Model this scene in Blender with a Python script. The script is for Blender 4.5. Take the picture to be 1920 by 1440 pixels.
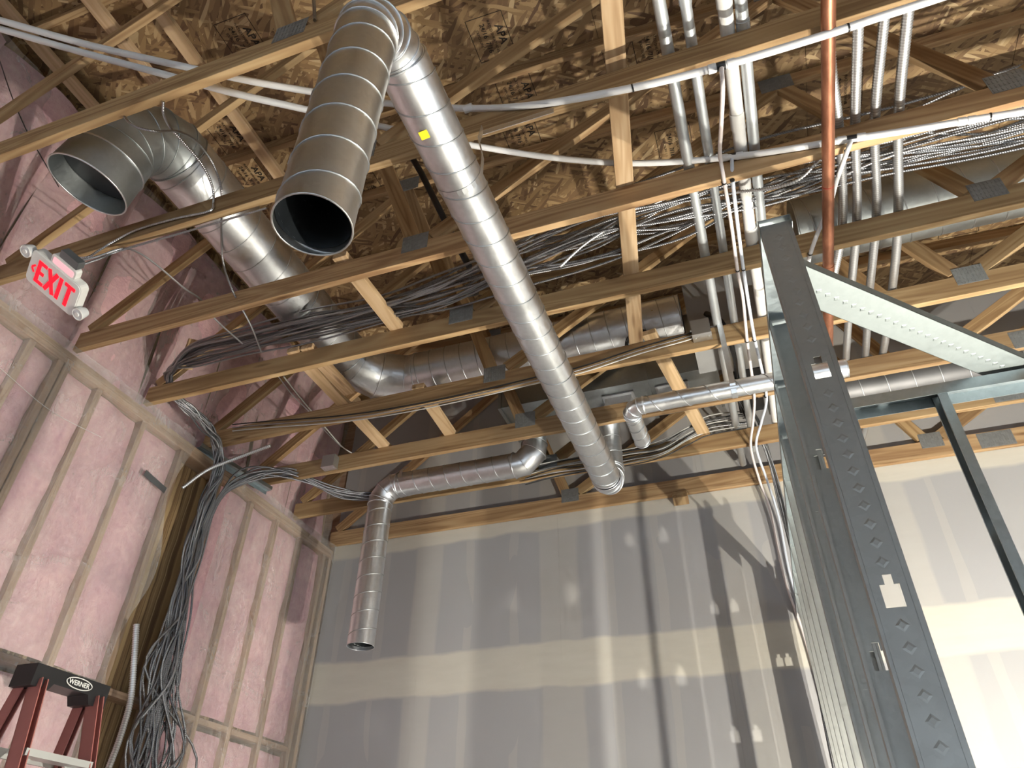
import bpy, bmesh, math, random
import numpy as np
from mathutils import Matrix, Vector
random.seed(7); rng = np.random.default_rng(7)
for o in list(bpy.data.objects): bpy.data.objects.remove(o)
SC = bpy.context.scene; COL = SC.collection

# ------------------------------------------------------------------ camera, world, exposure
CAMP = np.array([0.0, 0.0, 1.6]); FPX = 1331.3
RC = np.array([[0.94303217, 0.33245544, 0.01279524],
               [0.19098339, -0.57242696, 0.79740374],
               [-0.27242555, 0.74953369, 0.6033105]])      # right, up, forward of the hand-held camera
cam = bpy.data.cameras.new('camera'); cam.sensor_width = 36.0; cam.lens = 36.0 * FPX / 1920
cam.clip_start = 0.02; cam.clip_end = 200
camo = bpy.data.objects.new('camera', cam); COL.objects.link(camo)
m = Matrix.Identity(4)
for i in range(3):
    m[i][0] = RC[0][i]; m[i][1] = RC[1][i]; m[i][2] = -RC[2][i]; m[i][3] = CAMP[i]
camo.matrix_world = m; SC.camera = camo
W = bpy.data.worlds.new('world'); SC.world = W; W.use_nodes = True
bg = W.node_tree.nodes['Background']; bg.inputs[0].default_value = (0.80, 0.905, 1.0, 1); bg.inputs[1].default_value = 1.8
SC.view_settings.view_transform = 'Standard'; SC.view_settings.look = 'None'
SC.view_settings.gamma = 1; SC.view_settings.use_curve_mapping = False
SC.view_settings.exposure = 0.78
cy = SC.cycles; cy.max_bounces = 4; cy.diffuse_bounces = 3; cy.glossy_bounces = 2; cy.transmission_bounces = 2; cy.transparent_max_bounces = 6
cy.caustics_reflective = False; cy.caustics_refractive = False; cy.use_adaptive_sampling = True; cy.adaptive_threshold = 0.09; cy.adaptive_min_samples = 12
LAMP_POWER = 255.0; LAMP_COL = (1.0, 0.935, 0.80)

# ------------------------------------------------------------------ measuring helpers (photo pixel + known plane -> point in the room)
def ray(px, py): return RC.T @ np.array([(px - 960) / FPX, -(py - 720) / FPX, 1.0])
def atX(px, py, X): d = ray(px, py); return Vector(CAMP + d * (X / d[0]))
def atY(px, py, Y): d = ray(px, py); return Vector(CAMP + d * (Y / d[1]))
def atZ(px, py, Z): d = ray(px, py); return Vector(CAMP + d * ((Z - 1.6) / d[2]))
ZB = 4.41; CH = 0.14; TH = 0.038; SP = 0.6096
def YK(k): return 1.0712 + SP * k
def ztop(x): return 5.95 - 0.033 * x            # underside of the top chords
XL, XR = -3.76, 6.4

# ------------------------------------------------------------------ object helpers
MW = {}
def add(name, me, mat=None, parent=None, M=None):
    o = bpy.data.objects.new(name, me); COL.objects.link(o)
    M = M or Matrix.Identity(4); MW[o] = M.copy()
    if parent is not None:
        o.parent = parent; o.matrix_local = MW[parent].inverted() @ M
    else: o.matrix_world = M
    if mat is not None and me is not None and len(me.materials) == 0: me.materials.append(mat)
    return o
def tag(o, label, cat, group=None, kind=None):
    if label: o['label'] = label
    if cat: o['category'] = cat
    if group: o['group'] = group
    if kind: o['kind'] = kind
    return o
def empty(name, loc, label, cat, group=None, kind=None):
    o = bpy.data.objects.new(name, None); COL.objects.link(o); o.empty_display_size = 0.05
    M = Matrix.Translation(Vector(loc)); o.matrix_world = M; MW[o] = M
    return tag(o, label, cat, group, kind)
def struct(name, me, mat, label, parent=None, M=None):
    o = add(name, me, mat, parent, M); o['kind'] = 'structure'; o['label'] = label; return o
class MB:
    def __init__(s): s.v = []; s.f = []; s.uv = []; s.sm = True
    def box(s, lo, hi, M=None):
        lo, hi = Vector(lo), Vector(hi); b = len(s.v)
        for z in (lo.z, hi.z):
            for y in (lo.y, hi.y):
                for x in (lo.x, hi.x):
                    p = Vector((x, y, z)); s.v.append(tuple(M @ p) if M else tuple(p))
        for q in ((0, 2, 3, 1), (4, 5, 7, 6), (0, 1, 5, 4), (2, 6, 7, 3), (0, 4, 6, 2), (1, 3, 7, 5)): s.f.append(tuple(b + i for i in q))
        return s
    def poly(s, pts): b = len(s.v); s.v += [tuple(p) for p in pts]; s.f.append(tuple(range(b, b + len(pts)))); return s
    def prism(s, pts, d):
        b = len(s.v); n = len(pts); d = Vector(d)
        s.v += [tuple(p) for p in pts] + [tuple(Vector(p) + d) for p in pts]
        s.f.append(tuple(b + i for i in range(n))[::-1]); s.f.append(tuple(b + n + i for i in range(n)))
        for i in range(n): j = (i + 1) % n; s.f.append((b + i, b + j, b + n + j, b + n + i))
        return s
    def tube(s, path, r, seg=10, caps=True, closed=False):
        P = [Vector(p) for p in path]; n = len(P); b = len(s.v)
        rr = r if hasattr(r, '__len__') else [r] * n
        T = []
        for i in range(n):
            if closed: t = P[(i + 1) % n] - P[i - 1]
            else: t = P[min(i + 1, n - 1)] - P[max(i - 1, 0)]
            T.append(t.normalized() if t.length > 1e-9 else Vector((0, 0, 1)))
        u = T[0].orthogonal().normalized(); L = 0.0
        for i in range(n):
            u = (u - T[i] * u.dot(T[i])); u = u.normalized() if u.length > 1e-6 else T[i].orthogonal().normalized()
            w = T[i].cross(u)
            if i: L += (P[i] - P[i - 1]).length
            for k in range(seg):
                a = 2 * math.pi * k / seg
                s.v.append(tuple(P[i] + (u * math.cos(a) + w * math.sin(a)) * rr[i])); s.uv.append((len(s.v) - 1, L, k / seg))
        for i in range(n if closed else n - 1):
            i2 = (i + 1) % n
            for k in range(seg):
                k2 = (k + 1) % seg
                s.f.append((b + i * seg + k, b + i * seg + k2, b + i2 * seg + k2, b + i2 * seg + k))
        if caps and not closed:
            for base, fl in ((b, True), (b + (n - 1) * seg, False)):
                e = len(s.v); s.v += [s.v[base + k] for k in range(seg)]; q = tuple(e + k for k in range(seg)); s.f.append(q[::-1] if fl else q)
        return s
    def mesh(s, name, smooth=False, angle=None):
        me = bpy.data.meshes.new(name); me.from_pydata(s.v, [], s.f); me.update()
        if s.uv:
            d = np.zeros((len(s.v), 2)); 
            for i, a, c in s.uv: d[i] = (a, c)
            li = np.zeros(len(me.loops), dtype=np.int32); me.loops.foreach_get('vertex_index', li)
            uvl = me.uv_layers.new(name='along'); uvl.data.foreach_set('uv', d[li].astype(np.float32).ravel())
        if smooth:
            me.polygons.foreach_set('use_smooth', [len(p.vertices) <= 4 for p in me.polygons])
        return me
def crom(pts, n=8):
    P = [Vector(p) for p in pts]
    if len(P) == 2: return [P[0].lerp(P[1], i / n) for i in range(n + 1)]
    P = [P[0] * 2 - P[1]] + P + [P[-1] * 2 - P[-2]]; out = []
    for i in range(1, len(P) - 2):
        a, b, c, d = P[i - 1:i + 3]
        for k in range(n):
            t = k / n
            out.append(0.5 * ((2 * b) + (c - a) * t + (2 * a - 5 * b + 4 * c - d) * t * t + (3 * b - a - 3 * c + d) * t ** 3))
    out.append(P[-2]); return out
def frame(p0, p1, up=Vector((0, 0, 1))):
    p0, p1 = Vector(p0), Vector(p1); x = (p1 - p0).normalized(); up = Vector(up)
    y = up.cross(x)
    if y.length < 1e-6: y = Vector((0, 1, 0)).cross(x)
    y.normalize(); z = x.cross(y)
    M = Matrix(((x.x, y.x, z.x, p0.x), (x.y, y.y, z.y, p0.y), (x.z, y.z, z.z, p0.z), (0, 0, 0, 1)))
    return M, (p1 - p0).length
BOARDS = {}
def board_mesh(L, w, h, bev=0.002):
    key = (round(L, 3), round(w, 4), round(h, 4))
    if key in BOARDS: return BOARDS[key]
    bm = bmesh.new(); bmesh.ops.create_cube(bm, size=1.0)
    for v in bm.verts: v.co = Vector(((v.co.x + 0.5) * L, v.co.y * w, v.co.z * h))
    bmesh.ops.bevel(bm, geom=list(bm.edges), offset=bev, segments=1, affect='EDGES')
    me = bpy.data.meshes.new('board'); bm.to_mesh(me); bm.free(); BOARDS[key] = me; return me
def board(name, p0, p1, w, h, mat, parent=None, up=(0, 0, 1)):
    """board from p0 to p1 (centre line); w across (perpendicular to up), h along up"""
    M, L = frame(p0, p1, Vector(up)); me = board_mesh(L, w, h)
    o = add(name, me, None, parent, M)
    if not me.materials: me.materials.append(mat)
    if me.materials[0] is not mat:
        me2 = me.copy(); me2.materials.clear(); me2.materials.append(mat); o.data = me2
    return o

# ------------------------------------------------------------------ materials
def mk(name):
    mt = bpy.data.materials.new(name); mt.use_nodes = True; nt = mt.node_tree; nt.nodes.clear()
    out = nt.nodes.new('ShaderNodeOutputMaterial'); b = nt.nodes.new('ShaderNodeBsdfPrincipled')
    nt.links.new(b.outputs[0], out.inputs[0]); return mt, nt, b
def nd(nt, t, **kw):
    n = nt.nodes.new('ShaderNode' + t)
    for k, v in kw.items():
        if k.startswith('i_'):
            key = k[2:]; key = int(key) if key.isdigit() else key.replace('_', ' '); n.inputs[key].default_value = v
        else: setattr(n, k, v)
    return n
def ramp(nt, src, stops, interp='LINEAR'):
    r = nt.nodes.new('ShaderNodeValToRGB'); r.color_ramp.interpolation = interp
    while len(r.color_ramp.elements) < len(stops): r.color_ramp.elements.new(0.5)
    for e, (p, c) in zip(r.color_ramp.elements, stops): e.position = p; e.color = (*c, 1) if len(c) == 3 else c
    nt.links.new(src, r.inputs[0]); return r.outputs[0]
def math_(nt, op, a, b=None, c=None):
    n = nt.nodes.new('ShaderNodeMath'); n.operation = op
    for i, v in enumerate((a, b, c)):
        if v is None: continue
        if isinstance(v, (int, float)): n.inputs[i].default_value = v
        else: nt.links.new(v, n.inputs[i])
    return n.outputs[0]
def mixc(nt, fac, a, b, mode='MIX'):
    n = nt.nodes.new('ShaderNodeMix'); n.data_type = 'RGBA'; n.blend_type = mode
    for i, v in ((0, fac), (6, a), (7, b)):
        if isinstance(v, (int, float)): n.inputs[i].default_value = v
        elif isinstance(v, tuple): n.inputs[i].default_value = (*v, 1)
        else: nt.links.new(v, n.inputs[i])
    return n.outputs[2]
def bump(nt, b, h, strength=0.3, dist=0.005):
    n = nt.nodes.new('ShaderNodeBump'); n.inputs['Strength'].default_value = strength; n.inputs['Distance'].default_value = dist
    nt.links.new(h, n.inputs['Height']); nt.links.new(n.outputs[0], b.inputs['Normal'])
def coords(nt, scale=(1, 1, 1), rot=(0, 0, 0), rnd=False, kind='Object'):
    tc = nt.nodes.new('ShaderNodeTexCoord'); v = tc.outputs[kind]
    if rnd:
        oi = nt.nodes.new('ShaderNodeObjectInfo'); sc = nd(nt, 'VectorMath', operation='SCALE'); sc.inputs[0].default_value = (37.0, 51.0, 23.0)
        nt.links.new(oi.outputs['Random'], sc.inputs['Scale']); ad = nd(nt, 'VectorMath', operation='ADD')
        nt.links.new(v, ad.inputs[0]); nt.links.new(sc.outputs[0], ad.inputs[1]); v = ad.outputs[0]
    mp = nt.nodes.new('ShaderNodeMapping'); mp.inputs['Scale'].default_value = scale; mp.inputs['Rotation'].default_value = rot
    nt.links.new(v, mp.inputs[0]); return mp.outputs[0]
def noise(nt, vec, scale, detail=3, rough=0.5, dist=0.0):
    n = nd(nt, 'TexNoise'); n.inputs['Scale'].default_value = scale; n.inputs['Detail'].default_value = detail
    n.inputs['Roughness'].default_value = rough; n.inputs['Distortion'].default_value = dist
    if vec is not None: nt.links.new(vec, n.inputs['Vector'])
    return n
def wood(name, dark, mid, light, knot=(0.12, 0.05, 0.02), rough=0.75):
    mt, nt, b = mk(name)
    v = coords(nt, (0.9, 16, 16), rnd=True)
    n1 = noise(nt, v, 1.0, 5, 0.6, 0.6)
    v2 = coords(nt, (0.35, 5, 5), rnd=True); n0 = noise(nt, v2, 1.0, 2, 0.5, 1.2)
    ring = math_(nt, 'SINE', math_(nt, 'MULTIPLY', n0.outputs[0], 55.0)); ring = math_(nt, 'MULTIPLY_ADD', ring, 0.5, 0.5)
    fac = math_(nt, 'ADD', math_(nt, 'MULTIPLY', n1.outputs[0], 0.74), math_(nt, 'MULTIPLY', ring, 0.26))
    col = ramp(nt, fac, [(0.25, dark), (0.5, mid), (0.78, light)])
    oi = nt.nodes.new('ShaderNodeObjectInfo')
    hs = nd(nt, 'HueSaturation'); nt.links.new(col, hs.inputs['Color'])
    nt.links.new(math_(nt, 'MULTIPLY_ADD', oi.outputs['Random'], 0.36, 0.82), hs.inputs['Value'])
    nt.links.new(math_(nt, 'MULTIPLY_ADD', math_(nt, 'FRACT', math_(nt, 'MULTIPLY', oi.outputs['Random'], 7.3)), 0.007, 0.4965), hs.inputs['Hue'])
    vk = coords(nt, (1.6, 9, 9), rnd=True); vo = nd(nt, 'TexVoronoi'); nt.links.new(vk, vo.inputs['Vector']); vo.inputs['Scale'].default_value = 1.0
    kf = ramp(nt, vo.outputs['Distance'], [(0.05, (1, 1, 1)), (0.16, (0, 0, 0))])
    col = mixc(nt, math_(nt, 'MULTIPLY', kf, 0.75), hs.outputs[0], knot)
    nt.links.new(col, b.inputs['Base Color']); b.inputs['Roughness'].default_value = rough
    b.inputs['Specular IOR Level'].default_value = 0.25
    bump(nt, b, n1.outputs[0], 0.15, 0.002); return mt
M_WOOD = wood('pine_lumber', (0.28, 0.165, 0.082), (0.42, 0.275, 0.14), (0.54, 0.385, 0.215))
M_WOOD2 = wood('pale_lumber', (0.46, 0.30, 0.16), (0.60, 0.42, 0.245), (0.70, 0.52, 0.33))
M_STUDW = wood('framing_lumber', (0.33, 0.22, 0.145), (0.42, 0.29, 0.20), (0.50, 0.37, 0.26))
def osb():
    mt, nt, b = mk('osb_sheathing'); prev = None; hh = None
    tc = nt.nodes.new('ShaderNodeTexCoord'); wn = noise(nt, tc.outputs['Object'], 6, 1); wv = nd(nt, 'VectorMath', operation='SCALE'); wv.inputs['Scale'].default_value = 0.018
    nt.links.new(wn.outputs['Color'], wv.inputs[0]); ad = nd(nt, 'VectorMath', operation='ADD'); nt.links.new(tc.outputs['Object'], ad.inputs[0]); nt.links.new(wv.outputs[0], ad.inputs[1])
    for i, (ang, sc, th) in enumerate([(0.25, (6, 44, 1), 0), (1.15, (5.5, 38, 1), 0.40), (-0.5, (5.2, 44, 1), 0.52), (0.7, (4.6, 34, 1), 0.66)]):
        mp = nt.nodes.new('ShaderNodeMapping'); mp.inputs['Rotation'].default_value = (0, 0, ang); mp.inputs['Location'].default_value = (i * 3.7, i * 1.9, 0)
        nt.links.new(ad.outputs[0], mp.inputs[0])
        m2 = nt.nodes.new('ShaderNodeMapping'); m2.inputs['Scale'].default_value = sc; nt.links.new(mp.outputs[0], m2.inputs[0])
        vo = nd(nt, 'TexVoronoi', voronoi_dimensions='2D'); vo.inputs['Scale'].default_value = 1.0; vo.inputs['Randomness'].default_value = 1.0; nt.links.new(m2.outputs[0], vo.inputs['Vector'])
        se = nd(nt, 'SeparateColor'); nt.links.new(vo.outputs['Color'], se.inputs[0])
        c = ramp(nt, se.outputs[0], [(0.0, (0.14, 0.078, 0.042)), (0.25, (0.24, 0.145, 0.072)), (0.6, (0.35, 0.225, 0.108)), (0.85, (0.46, 0.315, 0.16)), (1.0, (0.60, 0.45, 0.26))])
        ed = math_(nt, 'GREATER_THAN', vo.outputs['Distance'], 0.62); c = mixc(nt, math_(nt, 'MULTIPLY', ed, 0.35), c, (0.12, 0.06, 0.025))
        if prev is None: prev = c; hh = se.outputs[1]
        else:
            f = math_(nt, 'MULTIPLY', math_(nt, 'GREATER_THAN', se.outputs[2], th), math_(nt, 'LESS_THAN', vo.outputs['Distance'], 0.6))
            prev = mixc(nt, f, prev, c)
    nt.links.new(prev, b.inputs['Base Color']); b.inputs['Roughness'].default_value = 0.6
    return mt
M_OSB = osb()
def galv(name, col=(0.76, 0.78, 0.81), rough=0.30, spangle=0.12, streak=0.0, metal=1.0):
    mt, nt, b = mk(name); v = coords(nt, (1, 1, 1), rnd=True)
    vo = nd(nt, 'TexVoronoi'); vo.inputs['Scale'].default_value = 60; nt.links.new(v, vo.inputs['Vector']); se = nd(nt, 'SeparateColor'); nt.links.new(vo.outputs['Color'], se.inputs[0])
    n = noise(nt, v, 7, 4, 0.6)
    f = math_(nt, 'ADD', math_(nt, 'MULTIPLY', se.outputs[0], spangle), math_(nt, 'MULTIPLY', n.outputs[0], 0.22))
    c = mixc(nt, f, tuple(x * 1.12 for x in col), tuple(x * 0.62 for x in col))
    nt.links.new(c, b.inputs['Base Color']); b.inputs['Metallic'].default_value = metal
    r = math_(nt, 'ADD', math_(nt, 'MULTIPLY_ADD', n.outputs[0], 0.22, rough - 0.09), math_(nt, 'MULTIPLY', se.outputs[1], 0.06))
    nt.links.new(r, b.inputs['Roughness']); 
    bump(nt, b, n.outputs[0], 0.06, 0.004); return mt
M_GALV = galv('galvanized_steel')
M_SEAM = galv('seam_steel', (0.50, 0.52, 0.54), 0.4)  # darker than the duct: the seam's shadow line is put into this colour
M_DROP = galv('spiral_drop_steel', (0.62, 0.625, 0.615), 0.34)
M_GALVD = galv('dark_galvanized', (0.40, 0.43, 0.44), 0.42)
M_STUD = galv('stud_steel', (0.44, 0.50, 0.53), 0.36, 0.18)
M_STUDNEAR = galv('stud_steel_dull', (0.42, 0.43, 0.42), 0.52, 0.1)
M_PLATE = galv('truss_plate_steel', (0.30, 0.31, 0.31), 0.6, 0.35, metal=0.5)
M_PAINTG = None
def plain(name, col, rough=0.5, metal=0.0, spec=0.5, var=0.0, sc=8):
    mt, nt, b = mk(name)
    if var:
        n = noise(nt, coords(nt, rnd=True), sc, 3); c = mixc(nt, n.outputs[0], tuple(x * (1 - var) for x in col), tuple(min(1, x * (1 + var)) for x in col)); nt.links.new(c, b.inputs['Base Color'])
    else: b.inputs['Base Color'].default_value = (*col, 1)
    b.inputs['Roughness'].default_value = rough; b.inputs['Metallic'].default_value = metal; b.inputs['Specular IOR Level'].default_value = spec; return mt
M_PEX = plain('pex_plastic', (0.80, 0.81, 0.83), 0.35, var=0.05); M_PEXB = plain('pex_bluish', (0.70, 0.76, 0.86), 0.35); M_PEXR = plain('pex_rosy', (0.84, 0.77, 0.76), 0.35)
M_PVC = plain('pvc_white', (0.80, 0.80, 0.79), 0.4, var=0.06); M_BLK = plain('black_plastic', (0.012, 0.012, 0.014), 0.4)
M_WHT = plain('white_plastic', (0.82, 0.82, 0.80), 0.35); M_CLR = plain('frosted_lens', (0.72, 0.74, 0.76), 0.15)
M_DUCTIN = plain('duct_inner_shade', (0.02, 0.025, 0.03), 0.6); M_YEL = plain('yellow_sticker', (0.9, 0.78, 0.02), 0.5)  # duct inside: near-black colour paints the shade of the open ducts
M_INK = plain('black_ink', (0.025, 0.018, 0.012), 0.8); M_FRP = plain('red_fiberglass', (0.42, 0.15, 0.13), 0.45, var=0.15); M_ALU = plain('aluminium', (0.55, 0.56, 0.55), 0.45, 0.6, var=0.08)
M_WIREW = plain('white_jacket', (0.62, 0.62, 0.60), 0.4); M_WIREB = plain('dark_jacket', (0.03, 0.03, 0.032), 0.4); M_FOIL = plain('foil_box', (0.45, 0.46, 0.46), 0.4, 0.8, var=0.1)
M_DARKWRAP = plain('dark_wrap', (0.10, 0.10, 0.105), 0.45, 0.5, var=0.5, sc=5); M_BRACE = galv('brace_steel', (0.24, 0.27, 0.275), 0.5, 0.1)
M_GLUE = plain('grey_tape', (0.16, 0.17, 0.18), 0.3, 0.4, var=0.2)
def copper():
    mt, nt, b = mk('copper_pipe'); n = noise(nt, coords(nt, (6, 1.5, 6)), 5, 4, 0.6); c = ramp(nt, n.outputs[0], [(0.3, (0.24, 0.10, 0.055)), (0.55, (0.40, 0.17, 0.10)), (0.75, (0.52, 0.25, 0.15))])
    nt.links.new(c, b.inputs['Base Color']); b.inputs['Metallic'].default_value = 0.75; b.inputs['Roughness'].default_value = 0.42; return mt
M_COP = copper()
def ribbed(name, col, pitch, strength=0.8, dist=0.002, rough=0.35, metal=1.0, hel=1.0, var=0.5):
    mt, nt, b = mk(name); uv = nd(nt, 'UVMap'); uv.uv_map = 'along'; sx = nd(nt, 'SeparateXYZ'); nt.links.new(uv.outputs[0], sx.inputs[0])
    h = math_(nt, 'COSINE', math_(nt, 'MULTIPLY', math_(nt, 'ADD', sx.outputs[0], math_(nt, 'MULTIPLY', sx.outputs[1], pitch * hel)), 6.2832 / pitch))
    oi = nt.nodes.new('ShaderNodeObjectInfo'); k = math_(nt, 'MULTIPLY_ADD', oi.outputs['Random'], var, 0.95 - var / 2)
    c = mixc(nt, math_(nt, 'MULTIPLY_ADD', h, 0.25, 0.3), col, tuple(x * 0.42 for x in col)); cc = mixc(nt, 1.0, c, (1, 1, 1), 'MULTIPLY')  # groove shade painted in: base colour darkens in bands along the ribs
    hs = nd(nt, 'HueSaturation'); nt.links.new(cc, hs.inputs['Color']); nt.links.new(k, hs.inputs['Value']); nt.links.new(hs.outputs[0], b.inputs['Base Color'])
    b.inputs['Metallic'].default_value = metal; b.inputs['Roughness'].default_value = rough; bump(nt, b, h, strength, dist); return mt
M_MC = ribbed('armored_cable', (0.56, 0.57, 0.60), 0.011, 0.5, 0.0015); M_MCD = ribbed('armored_cable_dull', (0.38, 0.39, 0.42), 0.011, 0.5, 0.0015, 0.45)
M_FLEX = ribbed('flex_steel', (0.80, 0.81, 0.83), 0.013, 0.0, 0.001, 0.42, 0.85, 0.0, 0.1)

M_EMT = galv('conduit_steel', (0.60, 0.64, 0.67), 0.45, 0.05, metal=0.75)
def pink():
    mt, nt, b = mk('pink_fiberglass'); v = coords(nt, (1, 1, 1))
    n = noise(nt, v, 2.3, 5, 0.62, 0.4); n2 = noise(nt, v, 26, 4, 0.7, 0.6); n3 = noise(nt, coords(nt, (1, 1, 0.35)), 5, 3, 0.5, 0.8)
    f = math_(nt, 'ADD', math_(nt, 'MULTIPLY', n.outputs[0], 0.5), math_(nt, 'ADD', math_(nt, 'MULTIPLY', n2.outputs[0], 0.25), math_(nt, 'MULTIPLY', n3.outputs[0], 0.25)))
    c = ramp(nt, f, [(0.32, (0.50, 0.27, 0.34)), (0.45, (0.68, 0.41, 0.46)), (0.56, (0.80, 0.52, 0.545)), (0.68, (0.90, 0.68, 0.68))])
    nt.links.new(c, b.inputs['Base Color']); b.inputs['Roughness'].default_value = 0.95; b.inputs['Specular IOR Level'].default_value = 0.1
    bump(nt, b, math_(nt, 'ADD', n2.outputs[0], n.outputs[0]), 0.5, 0.02); return mt
M_PINK = pink()
def plastic():
    mt, nt, b = mk('vapor_barrier_film'); out = [n for n in nt.nodes if n.type == 'OUTPUT_MATERIAL'][0]
    v = coords(nt, (1, 1, 1)); n = noise(nt, v, 3.0, 4, 0.6, 1.5); n2 = noise(nt, coords(nt, (1, 2.5, 0.6)), 5.0, 3, 0.6, 2.0)
    b.inputs['Base Color'].default_value = (0.80, 0.78, 0.76, 1); b.inputs['Roughness'].default_value = 0.22; b.inputs['Specular IOR Level'].default_value = 0.6
    bump(nt, b, math_(nt, 'ADD', n.outputs[0], n2.outputs[0]), 0.9, 0.05)
    tr = nd(nt, 'BsdfTransparent'); mx = nd(nt, 'MixShader')
    nt.links.new(math_(nt, 'MULTIPLY_ADD', n.outputs[0], 0.42, 0.06), mx.inputs[0]); nt.links.new(tr.outputs[0], mx.inputs[1]); nt.links.new(b.outputs[0], mx.inputs[2]); nt.links.new(mx.outputs[0], out.inputs[0])
    return mt
M_FILM = plastic()
def drywall():
    mt, nt, b = mk('taped_drywall'); tc = nd(nt, 'TexCoord'); sx = nd(nt, 'SeparateXYZ'); nt.links.new(tc.outputs['Object'], sx.inputs[0]); X, Z = sx.outputs[0], sx.outputs[2]
    wob = noise(nt, tc.outputs['Object'], 2.2, 3, 0.55); wz = math_(nt, 'MULTIPLY_ADD', wob.outputs[0], 0.08, -0.04)
    wob2 = noise(nt, coords(nt, (6, 1, 0.8)), 1.6, 3, 0.5); wx = math_(nt, 'MULTIPLY_ADD', wob2.outputs[0], 0.09, -0.045)
    def band(val, c, half, soft=0.03):
        d = math_(nt, 'ABSOLUTE', math_(nt, 'SUBTRACT', val, c)); mr = nd(nt, 'MapRange'); nt.links.new(d, mr.inputs[0]); mr.inputs[1].default_value = half; mr.inputs[2].default_value = half + soft; mr.inputs[3].default_value = 1; mr.inputs[4].default_value = 0; return mr.outputs[0]
    Zw = math_(nt, 'ADD', Z, wz); Xw = math_(nt, 'ADD', X, wx)
    m = None
    for c, h in ((3.17, 0.15), (1.95, 0.15), (4.36, 0.06)):
        q = band(Zw, c, h); m = q if m is None else math_(nt, 'MAXIMUM', m, q)
    for c, h in ((-1.52, 0.15), (-2.72, 0.11), (0.95, 0.20), (-0.1, 0.12)):
        q = band(Xw, c, h); m = math_(nt, 'MAXIMUM', m, math_(nt, 'MULTIPLY', q, 0.35))
    fx = math_(nt, 'SUBTRACT', math_(nt, 'FRACT', math_(nt, 'MULTIPLY_ADD', Xw, 1 / 0.4064, 0.21)), 0.5)
    sv = noise(nt, coords(nt, (2.4, 1, 0.9)), 1.0, 1); vert = math_(nt, 'MULTIPLY', math_(nt, 'LESS_THAN', math_(nt, 'ABSOLUTE', fx), 0.085), math_(nt, 'GREATER_THAN', sv.outputs[0], 0.46))
    m = math_(nt, 'MAXIMUM', m, math_(nt, 'MULTIPLY', vert, 0.2))
    pn = noise(nt, tc.outputs['Object'], 1.1, 3, 0.5); paper = mixc(nt, pn.outputs[0], (0.385, 0.385, 0.405), (0.465, 0.465, 0.47))
    sm = noise(nt, coords(nt, (1, 1, 5)), 3.0, 4, 0.6); mud = mixc(nt, sm.outputs[0], (0.58, 0.555, 0.49), (0.68, 0.655, 0.585))
    c = mixc(nt, m, paper, mud); nt.links.new(c, b.inputs['Base Color']); b.inputs['Roughness'].default_value = 0.9; b.inputs['Specular IOR Level'].default_value = 0.15
    bump(nt, b, m, 0.1, 0.003); return mt
M_DRY = drywall()
M_CONC = plain('concrete', (0.46, 0.455, 0.44), 0.7, var=0.12, sc=2)
def emit(name, col, s):
    mt, nt, b = mk(name); b.inputs['Base Color'].default_value = (*col, 1); b.inputs['Emission Color'].default_value = (*col, 1); b.inputs['Emission Strength'].default_value = s; return mt
M_RED = emit('lit_red', (0.9, 0.004, 0.02), 0.7); M_LENS = emit('lamp_lens', (1.0, 0.87, 0.66), 14.0); M_PINKLIT = emit('lit_canopy', (0.95, 0.50, 0.55), 0.35)

# ------------------------------------------------------------------ setting: floor, walls, roof deck
struct('floor', MB().box((-3.9, -9, -0.1), (12, 5.5, 0)).mesh('floor'), M_CONC, 'bare concrete slab floor')
YW = 5.388
wb = struct('wall_back', MB().box((-3.95, YW + 0.014, 0), (8, YW + 0.11, 6.3)).mesh('gable_core'), M_STUDW, 'drywall covered gable wall with taped joints')
x = -3.70; row = 0
for (z0, z1) in ((0.0, 1.95), (1.95, 3.17), (3.17, 4.39), (4.39, 6.02)):
    xs = [-3.72, -1.52, 0.92, 3.36, 5.8, 7.9] if row % 2 == 0 else [-3.72, -2.74, -0.30, 2.14, 4.58, 7.0, 7.9]
    for a, c in zip(xs[:-1], xs[1:]):
        add('drywall_sheet', MB().box((a + 0.0002, YW, z0), (c - 0.0002, YW + 0.0135, z1)).mesh('drywall_sheet'), M_DRY, wb)
    row += 1
deck = struct('ceiling', MB().box((-3.95, -6, 6.24), (8, 5.5, 6.27)).mesh('roofing'), M_INK, 'underside of the roof deck in oriented strand board')
k = 0
xx = -3.95
while xx < 7.9:
    yy = -3.2 - (1.22 if k % 2 else 0)
    while yy < 5.4:
        a, c = max(yy, -3.2) + 0.0015, min(yy + 2.44, 5.45) - 0.0015
        if c - a > 0.1:
            x0, x1 = xx + 0.0015, min(xx + 1.22, 7.9) - 0.0015; z0, z1 = ztop(x0) + 0.0905, ztop(x1) + 0.0905
            mb = MB(); pts = [(x0, a, z0), (x1, a, z1), (x1, c, z1), (x0, c, z0)]; mb.prism(pts, (0, 0, 0.011))
            add('osb_panel', mb.mesh('osb_panel'), M_OSB, deck)
        yy += 2.44
    xx += 1.22; k += 1
def text_mesh(txt, size, ext=0.0004, bold=0.0):
    cu = bpy.data.curves.new('t', 'FONT'); cu.body = txt; cu.size = size; cu.extrude = ext; cu.align_x = 'CENTER'; cu.align_y = 'CENTER'; cu.offset = bold
    o = bpy.data.objects.new('t', cu); COL.objects.link(o); bpy.context.view_layer.update()
    me = bpy.data.meshes.new_from_object(o.evaluated_get(bpy.context.evaluated_depsgraph_get())); bpy.data.objects.remove(o); return me
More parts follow.
